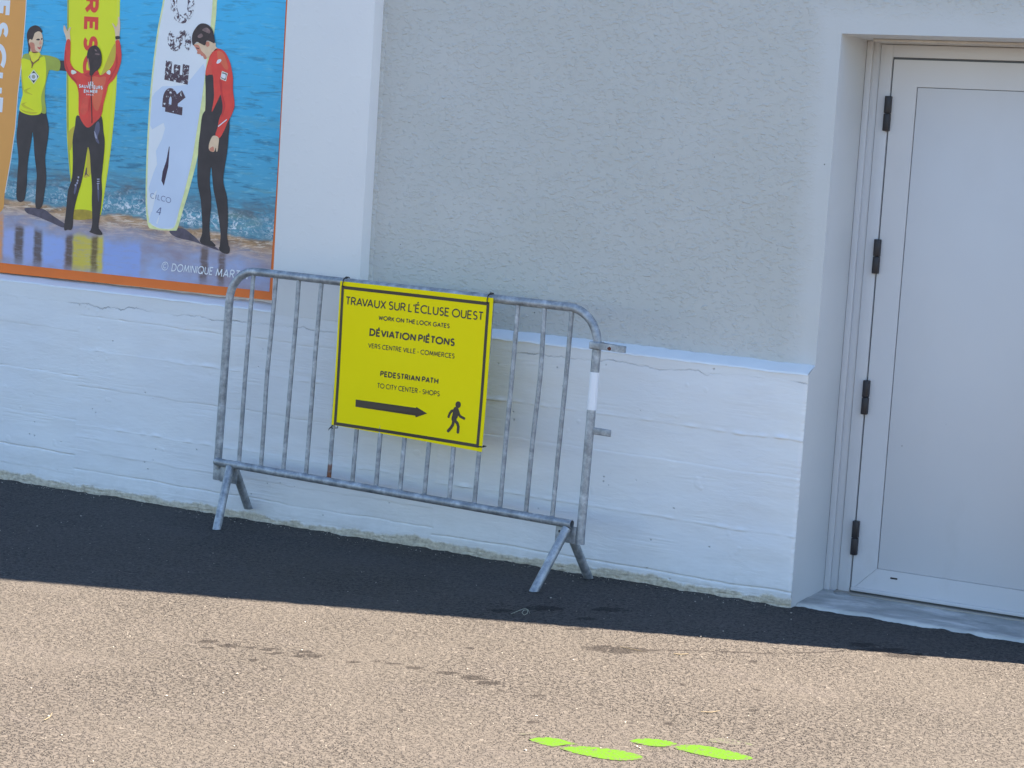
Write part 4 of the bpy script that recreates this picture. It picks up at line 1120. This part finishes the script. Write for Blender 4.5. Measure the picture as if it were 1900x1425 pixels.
# ------------------------------------------------------------------ crowd barrier
O_ = Vector((-5.27545, -0.16377, 0.27331))
ang, lean, roll = -0.0677, 0.0225, -0.0087
e0 = Vector((math.cos(ang), math.sin(ang), 0)); n0 = Vector((math.sin(ang), -math.cos(ang), 0))
v0 = Vector((0, 0, 1)) * math.cos(lean) - n0 * math.sin(lean)
BE = e0 * math.cos(roll) + v0 * math.sin(roll); BV = v0 * math.cos(roll) - e0 * math.sin(roll); BN = BE.cross(BV)
def frame_matrix(origin):
    m = Matrix((BE, -BN, BV)).transposed().to_4x4(); m.translation = origin; return m
BZ = 0.27                                # bottom-rail height above the local origin
bar = empty('crowd_barrier')
tag(bar, 'galvanised steel crowd barrier with a yellow detour sign, leaning by the white plinth', 'barrier')
MB = frame_matrix(O_ - BV * BZ)
bar.matrix_world = MB
MBi = MB.inverted()
def bl_(u, v, y=0.0): return Vector((u, y, v + BZ))      # local barrier point
def b_px(px, py, y=0.0):
    """local (u, v) of a photo pixel on the plane at depth y behind the barrier plane"""
    n_ = np.array(BN); d = n_ @ (np.array(O_) - n_ * y)
    P = Vector(hit(px, py, n_, d)); q = MBi @ P
    return q.x, q.z - BZ

VT = 0.848; RT = 0.0178; RB_ = 0.0095
W_B = 1.856
# main bent tube: left post, left bend, top rail, right bend
pts = [bl_(0.0, -0.035), bl_(0.001, 0.3), bl_(0.001, VT - 0.135)]
for i in range(1, 11):
    t = math.radians(90 * i / 10)
    pts.append(bl_(0.001 + 0.135 * (1 - math.cos(t)), VT - 0.135 + 0.135 * math.sin(t)))
pts.append(bl_(0.60, VT - 0.001)); pts.append(bl_(1.2, VT)); 
for i in range(0, 11):
    t = math.radians(90 * i / 10)
    pts.append(bl_(W_B - 0.138 + 0.138 * math.sin(t), VT - 0.138 + 0.138 * math.cos(t)))
pts.append(bl_(W_B, 0.3)); pts.append(bl_(W_B, -0.03)); pts.append(bl_(W_B + 0.002, -0.078))
# resample densely for even shading
tube('frame_tube', pts, RT, M_GA, bar, 20)
# flattened foot of the left post
bm = box_bm(-0.019, 0.021, -0.006, 0.006, BZ - 0.085, BZ - 0.030, 0.003)
bmobj('post_foot', bm, M_GA, bar, 40)
# bottom rail: closed left, open right, set just in front of the posts
def rail():
    n = 28; L0, L1 = -0.002, 1.824; r = 0.0172; ri = 0.0145; y0 = -0.020
    prof = [(L0, 0.0), (L0 + 0.0, r * 0.55), (L0 + 0.004, r * 0.9), (L0 + 0.011, r)]
    ring = prof + [(L0 + 0.4 * k, r) for k in (1, 2, 3, 4)] + [(L1 - 0.001, r), (L1, r - 0.0006), (L1, ri), (L1 - 0.06, ri), (L1 - 0.06, 0.0)]
    v, f = [], []
    for (x, rr) in ring:
        for k in range(n):
            a = 2 * math.pi * k / n
            v.append((x, y0 + rr * math.cos(a), BZ + rr * math.sin(a) - 0.001))
    for i in range(len(ring) - 1):
        for k in range(n):
            a = i * n + k; b = i * n + (k + 1) % n
            f.append((a, a + n, b + n, b))
    o = meshobj('bottom_rail', v, f, M_GA, bar, True); o.data.set_sharp_from_angle(angle=math.radians(45))
rail()
# fourteen upright bars, each a little bent like the real ones
br_ = random.Random(4)
tops = {0: -0.002, 1: 0.0, 2: 0.0, 13: 0.004}
for i in range(14):
    u = 0.1265 + i * 0.12305
    n = 14; pts = []
    amp = br_.uniform(-0.003, 0.003) + (0.006 if i == 12 else 0) + (-0.004 if i == 1 else 0)
    kx = br_.uniform(0.45, 0.85); dy = br_.uniform(-0.002, 0.002)
    for k in range(n + 1):
        t = k / n
        off = amp * math.exp(-((t - kx) / 0.22) ** 2)
        pts.append(Vector((u + off + tops.get(i, 0) * t, -0.010 * (1 - t) + dy * math.sin(t * 3.1), BZ + 0.006 + t * (VT - 0.010))))
    o = tube('upright_bar', pts, RB_, M_GR if i == 4 else M_GA, bar, 14)
    if i == 4: o['label'] = 'rusty upright bar'
# weld beads
for i in range(14):
    u = 0.1265 + i * 0.12305
    bm = bmesh.new(); bmesh.ops.create_icosphere(bm, subdivisions=2, radius=1)
    for v in bm.verts: v.co = Vector((u + v.co.x * 0.0115, -0.011 + v.co.y * 0.0115, BZ + 0.0165 + v.co.z * 0.0028))
    bmobj('weld_bead', bm, M_RUST if i == 4 else M_GA, bar, 180)
# rust runs under the welded rusty bar
M_RSTN = NT('rust_run', 0.7)
M_RSTN.color(M_RSTN.ramp(M_RSTN.noise(70, 4), [(0.35, (0.32, 0.30, 0.24)), (0.6, (0.36, 0.27, 0.14))]))
# foot plates with bolt holes and a rivet
def plate(x0, x1, z0, z1, hx, hz, rx, rz):
    root = bmobj('foot_plate', box_bm(x0, x1, -0.006, -0.001, BZ + z0, BZ + z1, 0.001), M_GA, bar, 40)
    for (x, z, r, m, nm, dy) in ((hx, hz, 0.0058, M_BLK, 'bolt_hole', 0.0012), (rx, rz, 0.006, M_GA, 'rivet', 0.004)):
        bm = bmesh.new(); bmesh.ops.create_cone(bm, cap_ends=True, segments=18, radius1=r, radius2=r * (1 if nm == 'bolt_hole' else .7), depth=dy)
        for v in bm.verts: v.co = Vector((x + v.co.x, -0.006 - dy / 2 - v.co.z * 1.0 + 0.0002, BZ + z + v.co.y))
        bmesh.ops.recalc_face_normals(bm, faces=bm.faces[:])
        bmobj(nm, bm, m, root, 60)
plate(0.0215, 0.118, -0.088, -0.012, 0.052, -0.068, 0.098, -0.052)
plate(1.744, 1.838, -0.080, -0.012, 1.763, -0.040, 1.80, -0.04)
# V legs: ends computed from where they stand on the asphalt / against the plinth
def legpts(world_end, u, v, y):
    return [bl_(u, v, y), MBi @ Vector(world_end)]
def leg(world_end, u, v, y, r=0.0185, label=None, cut=True):
    a, b = legpts(world_end, u, v, y)
    o = tube('leg', [a, a.lerp(b, 0.5), b], r, M_GA, bar, 20)
    # cut the foot level with the ground
    if cut:
        me = o.data; nrm = (MBi.to_3x3() @ Vector((0, 0, 1))).normalized()
        d = (b - a).normalized()
        for vv in list(me.vertices)[-20:]:
            # slide along the leg's axis to the plane through b
            t = (b - vv.co).dot(nrm) / d.dot(nrm)
            vv.co = vv.co + d * t
    return o
LFp = hit(402, 983, (0, 0, 1), 0.0); RFp = hit(991, 1098, (0, 0, 1), 0.0); RBp = hit(1092, 1074, (0, 0, 1), 0.0)
LBp = hit(461, 944, (0, 1, 0), -0.022)
leg((LFp[0], LFp[1], 0.003), 0.090, -0.012, -0.024)
leg((LBp[0], LBp[1], LBp[2]), 0.078, -0.020, 0.022)
leg((RFp[0], RFp[1], 0.003), 1.806, -0.020, -0.026)
leg((RBp[0], RBp[1], 0.003), 1.785, -0.026, 0.022)
# coupling: strap and hook at the upper right, tab below it, white band on the post
bm = bmesh.new()
box_bm(W_B - 0.026, W_B + 0.024, -0.0215, 0.0215, BZ + 0.695, BZ + 0.727, 0.006, 3, bm)
bmobj('coupling_collar', bm, M_GA, bar, 50)
def hook():
    pts = []
    x0, x1 = W_B + 0.005, W_B + 0.125
    for i in range(5): pts.append((x0 + (x1 - x0 - 0.016) * i / 4, -0.017))
    for i in range(1, 8):
        t = math.radians(-90 + 180 * i / 7)
        pts.append((x1 - 0.016 + 0.016 * math.cos(t), 0.0 + 0.017 * math.sin(t)))
    for i in range(1, 5): pts.append((x1 - 0.016 - (x1 - x0 - 0.016) * i / 4, 0.017))
    v, f = [], []
    th = 0.0024
    n = len(pts)
    P = [np.array(p) for p in pts]
    for i in range(n):
        d = P[min(n - 1, i + 1)] - P[max(0, i - 1)]; d /= np.linalg.norm(d); nn = np.array([-d[1], d[0]]) * th
        zc = BZ + 0.711 - (P[i][0] - x0) * 0.03
        for s_, h in ((1, -0.0125), (1, 0.0125), (-1, 0.0125), (-1, -0.0125)):
            q = P[i] + nn * s_; v.append((q[0], q[1], zc + h))
    for i in range(n - 1):
        for k in range(4):
            a = 4 * i + k; b = 4 * i + (k + 1) % 4; f.append((a, b, b + 4, a + 4))
    f += [(0, 1, 2, 3), (4 * n - 1, 4 * n - 2, 4 * n - 3, 4 * n - 4)]
    o = meshobj('coupling_hook', v, f, M_GA, bar, True); o.data.set_sharp_from_angle(angle=math.radians(40))
    bm = bmesh.new(); bmesh.ops.create_icosphere(bm, subdivisions=3, radius=1)
    r2 = random.Random(2)
    for vv in bm.verts:
        k = 1 + 0.25 * math.sin(vv.co.x * 5 + 1) * math.cos(vv.co.z * 6)
        vv.co = Vector((W_B + 0.066 + vv.co.x * 0.0085 * k, -0.0194 + vv.co.y * 0.0012, BZ + 0.706 + vv.co.z * 0.0065 * k))
    bmobj('rust_patch', bm, M_RUST, o, 180)
hook()
bmobj('coupling_tab', box_bm(W_B + 0.012, W_B + 0.096, -0.004, 0.004, BZ + 0.362, BZ + 0.390, 0.0035, 3), M_GA, bar, 50)
tube('white_band', [bl_(W_B, 0.457), bl_(W_B, 0.53), bl_(W_B, 0.606)], RT + 0.0009, M_TAPE, bar, 24)

# ------------------------------------------------------------------ the yellow sign
y_s = -0.0225
cors = [b_px(632.3, 521.5, y_s), b_px(915.7, 553, y_s), b_px(894.3, 838.5, y_s), b_px(615, 788, y_s)]
sg = empty('detour_sign')
tag(sg, 'yellow detour sign with black lettering, arrow and walking figure, tied to the barrier', 'sign')
sO = O_ + BE * cors[3][0] + BV * cors[3][1] - BN * y_s
MS = frame_matrix(sO); sg.matrix_world = MS; MSi = MS.inverted()
def mat_sign():
    n = NT('yellow_sign_plastic', 0.38, spec=0.12)
    n.color(n.mix(n.rng(n.noise(3, 3), 0.3, 0.7), (0.97, 0.77, 0.0), (1.0, 0.80, 0.001)))
    n.bump(n.noise(5, 2), 0.004, 0.25)
    return n.m
M_SG = mat_sign(); M_SGI = plain('sign_print_black', (0.040, 0.027, 0.018), 0.33, var=0.05)
cu, cv = cors[3]
def s_local(uv): return (uv[0] - cu, uv[1] - cv)
SC = [s_local(c) for c in cors]       # TL TR BR BL
def bend(x, z):
    """gentle warp of the plastic sheet: the top edge rides over the rail, lower right corner curls"""
    w_ = 0.765; h_ = 0.62
    a = max(0.0, z / h_); b = x / w_
    return -0.010 * (a - 0.85) ** 2 * (1 if a > 0.85 else 0) * 10 + 0.009 * math.sin(b * 3.1) * (1 - a) - 0.005 * (1 - a) * b + 0.0025 * math.sin(b * 7 + 1) * math.sin(a * 5)
def bil(s, t):
    """s 0..1 left-right, t 0..1 bottom-top"""
    TL, TR, BR, BL = SC
    x = (1 - s) * (1 - t) * BL[0] + s * (1 - t) * BR[0] + s * t * TR[0] + (1 - s) * t * TL[0]
    z = (1 - s) * (1 - t) * BL[1] + s * (1 - t) * BR[1] + s * t * TR[1] + (1 - s) * t * TL[1]
    return x, z
def sheet():
    n = 24; v, f = [], []
    for side, dy in ((0, 0.0), (1, 0.004)):
        for j in range(n + 1):
            for i in range(n + 1):
                x, z = bil(i / n, j / n); v.append((x, bend(x, z) + dy, z))
    N = (n + 1) ** 2
    for j in range(n):
        for i in range(n):
            a = j * (n + 1) + i
            f.append((a, a + 1, a + n + 2, a + n + 1)); f.append((N + a, N + a + n + 1, N + a + n + 2, N + a + 1))
    for i in range(n):
        f.append((i, N + i, N + i + 1, i + 1)); a = n * (n + 1) + i; f.append((a, a + 1, N + a + 1, N + a))
        a = i * (n + 1); f.append((a, a + n + 1, N + a + n + 1, N + a)); a += n; f.append((a, N + a, N + a + n + 1, a + n + 1))
    bm = bmesh.new(); vs = [bm.verts.new(p) for p in v]
    for q in f: bm.faces.new([vs[i] for i in q])
    bmesh.ops.recalc_face_normals(bm, faces=bm.faces[:])
    return bmobj('sign_board', bm, M_SG, sg, 30)
sheet()
SX, SY = 3.959, 3.958
def sp_(x, y):
    u, v = b_px(600 + x / SX, 500 + y / SY, y_s); return np.array(s_local((u, v)))
def s_place(a, b, up):
    a, b, up = map(np.array, (a, b, up))
    def place(u, v):
        q = a + (b - a) * u + up * v
        return Vector((q[0], bend(q[0], q[1]), q[1]))
    return place
SN = (0, -1, 0)
def sline(txt, wt, bl, br, tl, tr=0.13, space=None):
    a = sp_(*bl); b = sp_(*br); up = sp_(*tl) - a
    lettering('sign_lettering', txt, wt, s_place(a, b, up), M_SGI, sg, SN, 0.0009, tr, 0.00005, space)
sline("TRAVAUX SUR L'ÉCLUSE OUEST", 0.155, (164, 259), (1176, 377), (169, 196), 0.10, 0.26)
sline('WORK ON THE LOCK GATES', 0.195, (404, 371), (926, 433), (407, 337), 0.12, 0.30)
sline('DÉVIATION PIÉTONS', 0.22, (336, 487), (963, 565), (341, 431), 0.10, 0.26)
sline('VERS CENTRE VILLE - COMMERCES', 0.155, (326, 575), (962, 655), (329, 539), 0.12, 0.30)
sline('PEDESTRIAN PATH', 0.22, (413, 786), (842, 843), (417, 743), 0.12, 0.30)
sline('TO CITY CENTER - SHOPS', 0.15, (391, 870), (852, 933), (394, 832), 0.12, 0.30)
def s_poly(name, pts, lift=0.0009, px=True):
    P = [sp_(*q) for q in pts] if px else pts
    tri = fill(P)
    return meshobj(name, [(p[0], bend(p[0], p[1]) - lift, p[1]) for p in P], [tuple(t) for t in tri], M_SGI, sg)
s_poly('arrow', [(234, 955), (679, 1017), (681, 1009), (760, 1058), (675, 1086), (672, 1074), (232, 1008)])
# walking figure
s_poly('walking_figure', [(989 + 20 * math.cos(t), 993 + 25 * math.sin(t)) for t in np.linspace(0, 2 * math.pi, 25)[:-1]])
def s_stroke(pts, w0, k):
    P = [sp_(*q) for q in pts]
    hw = w0 / SX / 456 / 2 * 1.32
    P = [np.array(p) for p in P]
    qs = ribbon(P, hw)
    v, f = [], []
    for q in qs:
        i = len(v)
        for p in q: v.append((p[0], bend(p[0], p[1]) - 0.0009 - 0.00005 * k, p[1]))
        f.append((i, i + 1, i + 2, i + 3))
    for e_ in (P[0], P[-1]):
        i = len(v); m = 14
        for j in range(m):
            t = 2 * math.pi * j / m; x = e_[0] + hw * math.cos(t); z = e_[1] + hw * math.sin(t)
            v.append((x, bend(x, z) - 0.00093 - 0.00005 * k, z))
        f.append(tuple(range(i, i + m)))
    return v, f
V_, F_ = [], []
for k, (pts, w0) in enumerate([([(973, 1030), (966, 1064), (958, 1100)], 34), ([(962, 1034), (940, 1040), (928, 1056), (918, 1082)], 15),
                               ([(984, 1036), (994, 1062), (1006, 1080), (1034, 1094)], 15), ([(958, 1100), (950, 1140), (936, 1162), (915, 1186)], 18),
                               ([(962, 1104), (984, 1130), (991, 1155), (988, 1194)], 18), ([(985, 1030), (992, 1050), (976, 1085)], 14)]):
    v, f = s_stroke(pts, w0, k + 1)
    b0 = len(V_); V_ += v; F_ += [tuple(i + b0 for i in q) for q in f]
meshobj('walking_figure', V_, F_, M_SGI, sg)
# black border line
bc = [sp_(146, 131), sp_(1214, 252), sp_(1136, 1296), sp_(86, 1131)]
def border():
    hw = 0.0067
    cen = sum(bc) / 4
    v, f = [], []
    def off(i, d):
        p = bc[i]; a = bc[(i - 1) % 4]; b = bc[(i + 1) % 4]
        d1 = (p - a) / np.linalg.norm(p - a); d2 = (b - p) / np.linalg.norm(b - p)
        n1 = np.array([-d1[1], d1[0]]); n2 = np.array([-d2[1], d2[0]]); m = n1 + n2; m /= np.linalg.norm(m)
        return p + m * d / (m @ n1)
    seg = 20
    for i in range(4):
        j = (i + 1) % 4
        o0, o1, i0, i1 = off(i, hw), off(j, hw), off(i, -hw), off(j, -hw)
        for k in range(seg + 1):
            t = k / seg
            for q in (o0 * (1 - t) + o1 * t, i0 * (1 - t) + i1 * t): v.append((q[0], bend(q[0], q[1]) - 0.0009, q[1]))
        b0 = i * 2 * (seg + 1)
        for k in range(seg): f.append((b0 + 2 * k, b0 + 2 * k + 2, b0 + 2 * k + 3, b0 + 2 * k + 1))
    return meshobj('border_line', v, f, M_SGI, sg)
border()
# cable ties
def tie(px, py, kind):
    c = sp_(px, py); x, z = c
    if kind == 'top':
        loop = [Vector((x, -0.006, z - 0.020)), Vector((x, -0.010, z - 0.006)), Vector((x + .001, -0.006, z + 0.014)), Vector((x + .002, 0.008, z + 0.024)), Vector((x + .002, 0.030, z + 0.023)), Vector((x + .001, 0.043, z + 0.004)), Vector((x, 0.040, z - 0.016)), Vector((x, 0.010, z - 0.022))]
        tail = [Vector((x + .001, -0.006, z + 0.012)), Vector((x + 0.010, -0.012, z + 0.019)), Vector((x + 0.022, -0.014, z + 0.021)), Vector((x + 0.032, -0.012, z + 0.026))]
    elif kind == 'bl':
        loop = [Vector((x + 0.006, -0.004, z + 0.010)), Vector((x, -0.008, z + 0.002)), Vector((x - 0.004, 0.006, z - 0.006)), Vector((x + 0.004, 0.034, z - 0.004)), Vector((x + 0.012, 0.02, z + 0.006))]
        tail = [Vector((x + 0.002, -0.008, z + 0.004)), Vector((x - 0.006, -0.012, z - 0.006)), Vector((x - 0.012, -0.010, z - 0.014))]
    else:
        loop = [Vector((x - 0.012, -0.004, z)), Vector((x - 0.004, -0.009, z)), Vector((x + 0.006, 0.0, z)), Vector((x + 0.004, 0.03, z)), Vector((x - 0.01, 0.03, z))]
        tail = [Vector((x - 0.012, -0.007, z)), Vector((x + 0.004, -0.011, z)), Vector((x + 0.020, -0.010, z + 0.001))]
    o = tube('cable_tie', loop, 0.0022, M_TIE, sg, 8)
    tube('tie_tail', tail, [0.0026] * (len(tail) - 1) + [0.0012], M_TIE, o, 8)
tie(152, 96, 'top'); tie(1213, 215, 'top'); tie(66, 1158, 'bl'); tie(1160, 1301, 'br')

# ------------------------------------------------------------------ green shoe prints on the asphalt
def mat_neon():
    n = NT('neon_marking_paint', 0.7)
    g1 = n.noise(75, 5, 0.7, None, 0.6)
    g2 = n.noise(110, 3)
    ins = n.attr('inside')[2]
    g3 = n.math('SUBTRACT', g1, n.math('MULTIPLY', ins, 0.10))
    hole = n.rng(g3, 0.44, 0.52, 0, 0.92)
    c = n.mix(hole, (0.058, 0.142, 0.005), (0.070, 0.066, 0.048))
    n.b.inputs['Specular IOR Level'].default_value = 0.2
    n.color(c)
    n.bump(n.math('ADD', n.rng(g2, 0, 0.3), n.math('MULTIPLY', g1, 0.5)), 0.004, 0.8)
    return n.m
M_NEON = mat_neon()
def TF(x, y): return (900 + x / 3.393, 1320 + y / 3.39)
def gpoly(name, pts, mat, parent, org, z=0.0014, T=TF):
    P = []
    for q in pts:
        a = T(*q); P.append(hit(a[0], a[1], (0, 0, 1), 0)[:2])
    P = [(p[0] - org[0], p[1] - org[1]) for p in catmull(P, 6)]
    m = len(P); cx_ = sum(p[0] for p in P) / m; cy_ = sum(p[1] for p in P) / m
    Q = [(cx_ + (p[0] - cx_) * .80, cy_ + (p[1] - cy_) * .80) for p in P]
    tri = fill(Q)
    o = meshobj(name, [(p[0], p[1], z) for p in P] + [(p[0], p[1], z) for p in Q],
                [(i, (i + 1) % m, m + (i + 1) % m, m + i) for i in range(m)] + [tuple(m + t for t in q) for q in tri], mat, parent)
    at = o.data.attributes.new('inside', 'FLOAT', 'POINT')
    at.data.foreach_set('value', [0.0] * m + [1.0] * m)
    return o
def print_(lab, heel, sole):
    a = TF(*heel[0]); g0 = hit(a[0], a[1], (0, 0, 1), 0)
    root = empty('painted_shoe_print', (g0[0], g0[1], 0))
    tag(root, lab, 'shoe print', 'neon green shoe prints sprayed on the asphalt')
    gpoly('heel_mark', heel, M_NEON, root, g0)
    gpoly('sole_mark', sole, M_NEON, root, g0)
print_('larger neon green shoe print, the left one of the two on the sunlit asphalt', [(280, 178), (330, 167), (400, 166), (480, 178), (540, 196), (585, 209), (500, 213), (430, 224), (360, 210), (305, 193)],
       [(470, 231), (560, 222), (660, 224), (780, 236), (900, 256), (975, 278), (992, 298), (940, 308), (850, 311), (740, 300), (620, 278), (530, 255)])
print_('narrower neon green shoe print, the right one of the two on the sunlit asphalt', [(912, 187), (960, 175), (1040, 173), (1130, 183), (1210, 207), (1150, 222), (1070, 222), (1000, 213), (940, 200)],
       [(1190, 232), (1240, 214), (1330, 212), (1440, 228), (1560, 255), (1650, 280), (1685, 300), (1600, 310), (1500, 303), (1380, 282), (1270, 256)])
def mat_faint():
    n = NT('faint_overspray', 0.8)
    c1 = n.vor(105, out='Color'); s0 = n.n('ShaderNodeSeparateColor'); n.t.links.new(c1, s0.inputs[0])
    asp = n.ramp(n.noise(70, 4, 0.7), [(0.4, (0.045, 0.040, 0.035)), (0.5, (0.072, 0.064, 0.055)), (0.7, (0.080, 0.072, 0.062))])
    n.color(n.mix(n.rng(n.noise(60, 5, 0.7), 0.50, 0.64, 0, 0.6), asp, (0.080, 0.125, 0.03)))
    n.bump(n.math('ADD', s0.outputs[0], n.noise(120, 3)), 0.005, 0.9)
    return n.m
M_FAINT = mat_faint()
for lab, pts in (('faint yellow-green paint streak left of the shoe prints', [(205, 147), (240, 138), (300, 134), (330, 132), (290, 143), (240, 149)]),
                 ('faded greenish overspray to the right of the shoe prints', [(1400, 182), (1460, 170), (1560, 180), (1660, 200), (1700, 216), (1620, 215), (1520, 204), (1440, 195)])):
    a = TF(*pts[0]); g0 = hit(a[0], a[1], (0, 0, 1), 0)
    o = gpoly('paint_smudge', pts, M_FAINT, None, g0, z=0.0009)
    o.location = (g0[0], g0[1], 0)
    tag(o, lab, 'paint smudge')

# ------------------------------------------------------------------ litter: pebbles, a dry curled stem, straws
def pebbles():
    r = random.Random(12); bm = bmesh.new()
    spots = [(150, 958, 4), (69, 977, 3), (0, 985, 3), (188, 977, 2), (1012, 1084, 3), (1022, 1110, 4), (1063, 1079, 3), (1342, 1119, 4), (1468, 1138, 4),
             (1468, 1150, 3), (1290, 1117, 3), (1342, 1172, 3), (566, 1155, 3), (440, 1251, 4), (414, 1287, 3), (309, 1292, 3), (995, 1329, 3), (975, 1393, 5),
             (1187, 1389, 4), (1182, 1386, 3), (560, 1207, 3), (1262, 1217, 4), (1300, 1182, 3), (90, 1330, 4), (1160, 1341, 3), (1590, 1110, 4), (1652, 1118, 3)]
    for i in range(320):
        spots.append((r.uniform(0, 1900), r.uniform(900, 1420), r.uniform(0.8, 2.0)))
    for i in range(260):
        x = r.uniform(-6.9, -2.7); q = -0.012 - abs(r.gauss(0, 0.05)); c_ = MR @ (np.array([x, q, 0]) - CAM)
        spots.append((950 + FPX * c_[0] / -c_[2], 712.5 - FPX * c_[1] / -c_[2], r.uniform(0.9, 2.6)))
    for (px, py, s) in spots:
        g = hit(px, py, (0, 0, 1), 0)
        if g[1] > -0.008 and not (g[0] > XP + .05): continue
        if g[1] > 0.33: continue
        if g[1] > 0.0: g = np.array([g[0], g[1], 0.012])
        b2 = bmesh.new(); bmesh.ops.create_icosphere(b2, subdivisions=1, radius=0.0011 * s)
        sx, sy, sz = r.uniform(.7, 1.4), r.uniform(.7, 1.4), r.uniform(.5, .8); a = r.uniform(0, 3)
        for v in b2.verts:
            x, y = v.co.x * sx * r.uniform(.85, 1.15), v.co.y * sy * r.uniform(.85, 1.15)
            v.co = Vector((g[0] + x * math.cos(a) - y * math.sin(a), g[1] + x * math.sin(a) + y * math.cos(a), g[2] + 0.0022 + v.co.z * sz))
        me = bpy.data.meshes.new('t'); b2.to_mesh(me); b2.free(); bm.from_mesh(me); bpy.data.meshes.remove(me)
    o = bmobj('pebbles', bm, plain('pale_pebble', (0.40, 0.37, 0.32), 0.8, var=0.4, scale=14))
    tag(o, 'scattered pale pebbles and grit on the asphalt', 'pebbles', kind='stuff')
pebbles()
M_STRAW = plain('dry_straw', (0.17, 0.135, 0.085), 0.8, var=0.15)
M_STEM = plain('dry_stem', (0.32, 0.33, 0.26), 0.8, var=0.2)
def straw(name, lab, pxs, r, mat, lift=0.006, cat='dry straw', arch=0.0):
    g = [hit(x, y, (0, 0, 1), 0) for x, y in pxs]; o0 = Vector((g[0][0], g[0][1], 0)); n = len(g)
    P = [Vector((q[0] - o0.x, q[1] - o0.y, lift + arch * math.sin(math.pi * i / (n - 1)))) for i, q in enumerate(g)]
    o = tube(name, P, [r] * (n - 1) + [r * .4], mat, None, 8); o.location = o0
    tag(o, lab, cat)
cx, cy = 974, 1142
curl = [(948, 1142), (958, 1139), (968, 1136), (974, 1135), (979, 1138), (978, 1145), (972, 1148), (968, 1143), (972, 1137), (980, 1136), (983, 1142)]
straw('curled_straw', 'curled dry stem lying in the shade near the shadow edge', curl, 0.0011, M_STEM, cat='dry straw', arch=0.008)
straw('dry_straw', 'short pale straw on the sunlit asphalt right of the dark patch', [(1250, 1216), (1262, 1217.5), (1277, 1216)], 0.0022, M_STRAW)
straw('dry_straw', 'thin straw lying across the dark damp patch', [(1150, 1203), (1165, 1206), (1185, 1210), (1192, 1212)], 0.0014, M_STRAW)
straw('dry_straw', 'straw above the right-hand shoe print', [(1300, 1324), (1320, 1325), (1335, 1322)], 0.0016, M_STRAW)
straw('dry_straw', 'tiny twisted straw at the lower left of the sunlit asphalt', [(82, 1340), (92, 1334), (97, 1326)], 0.0014, M_STRAW)
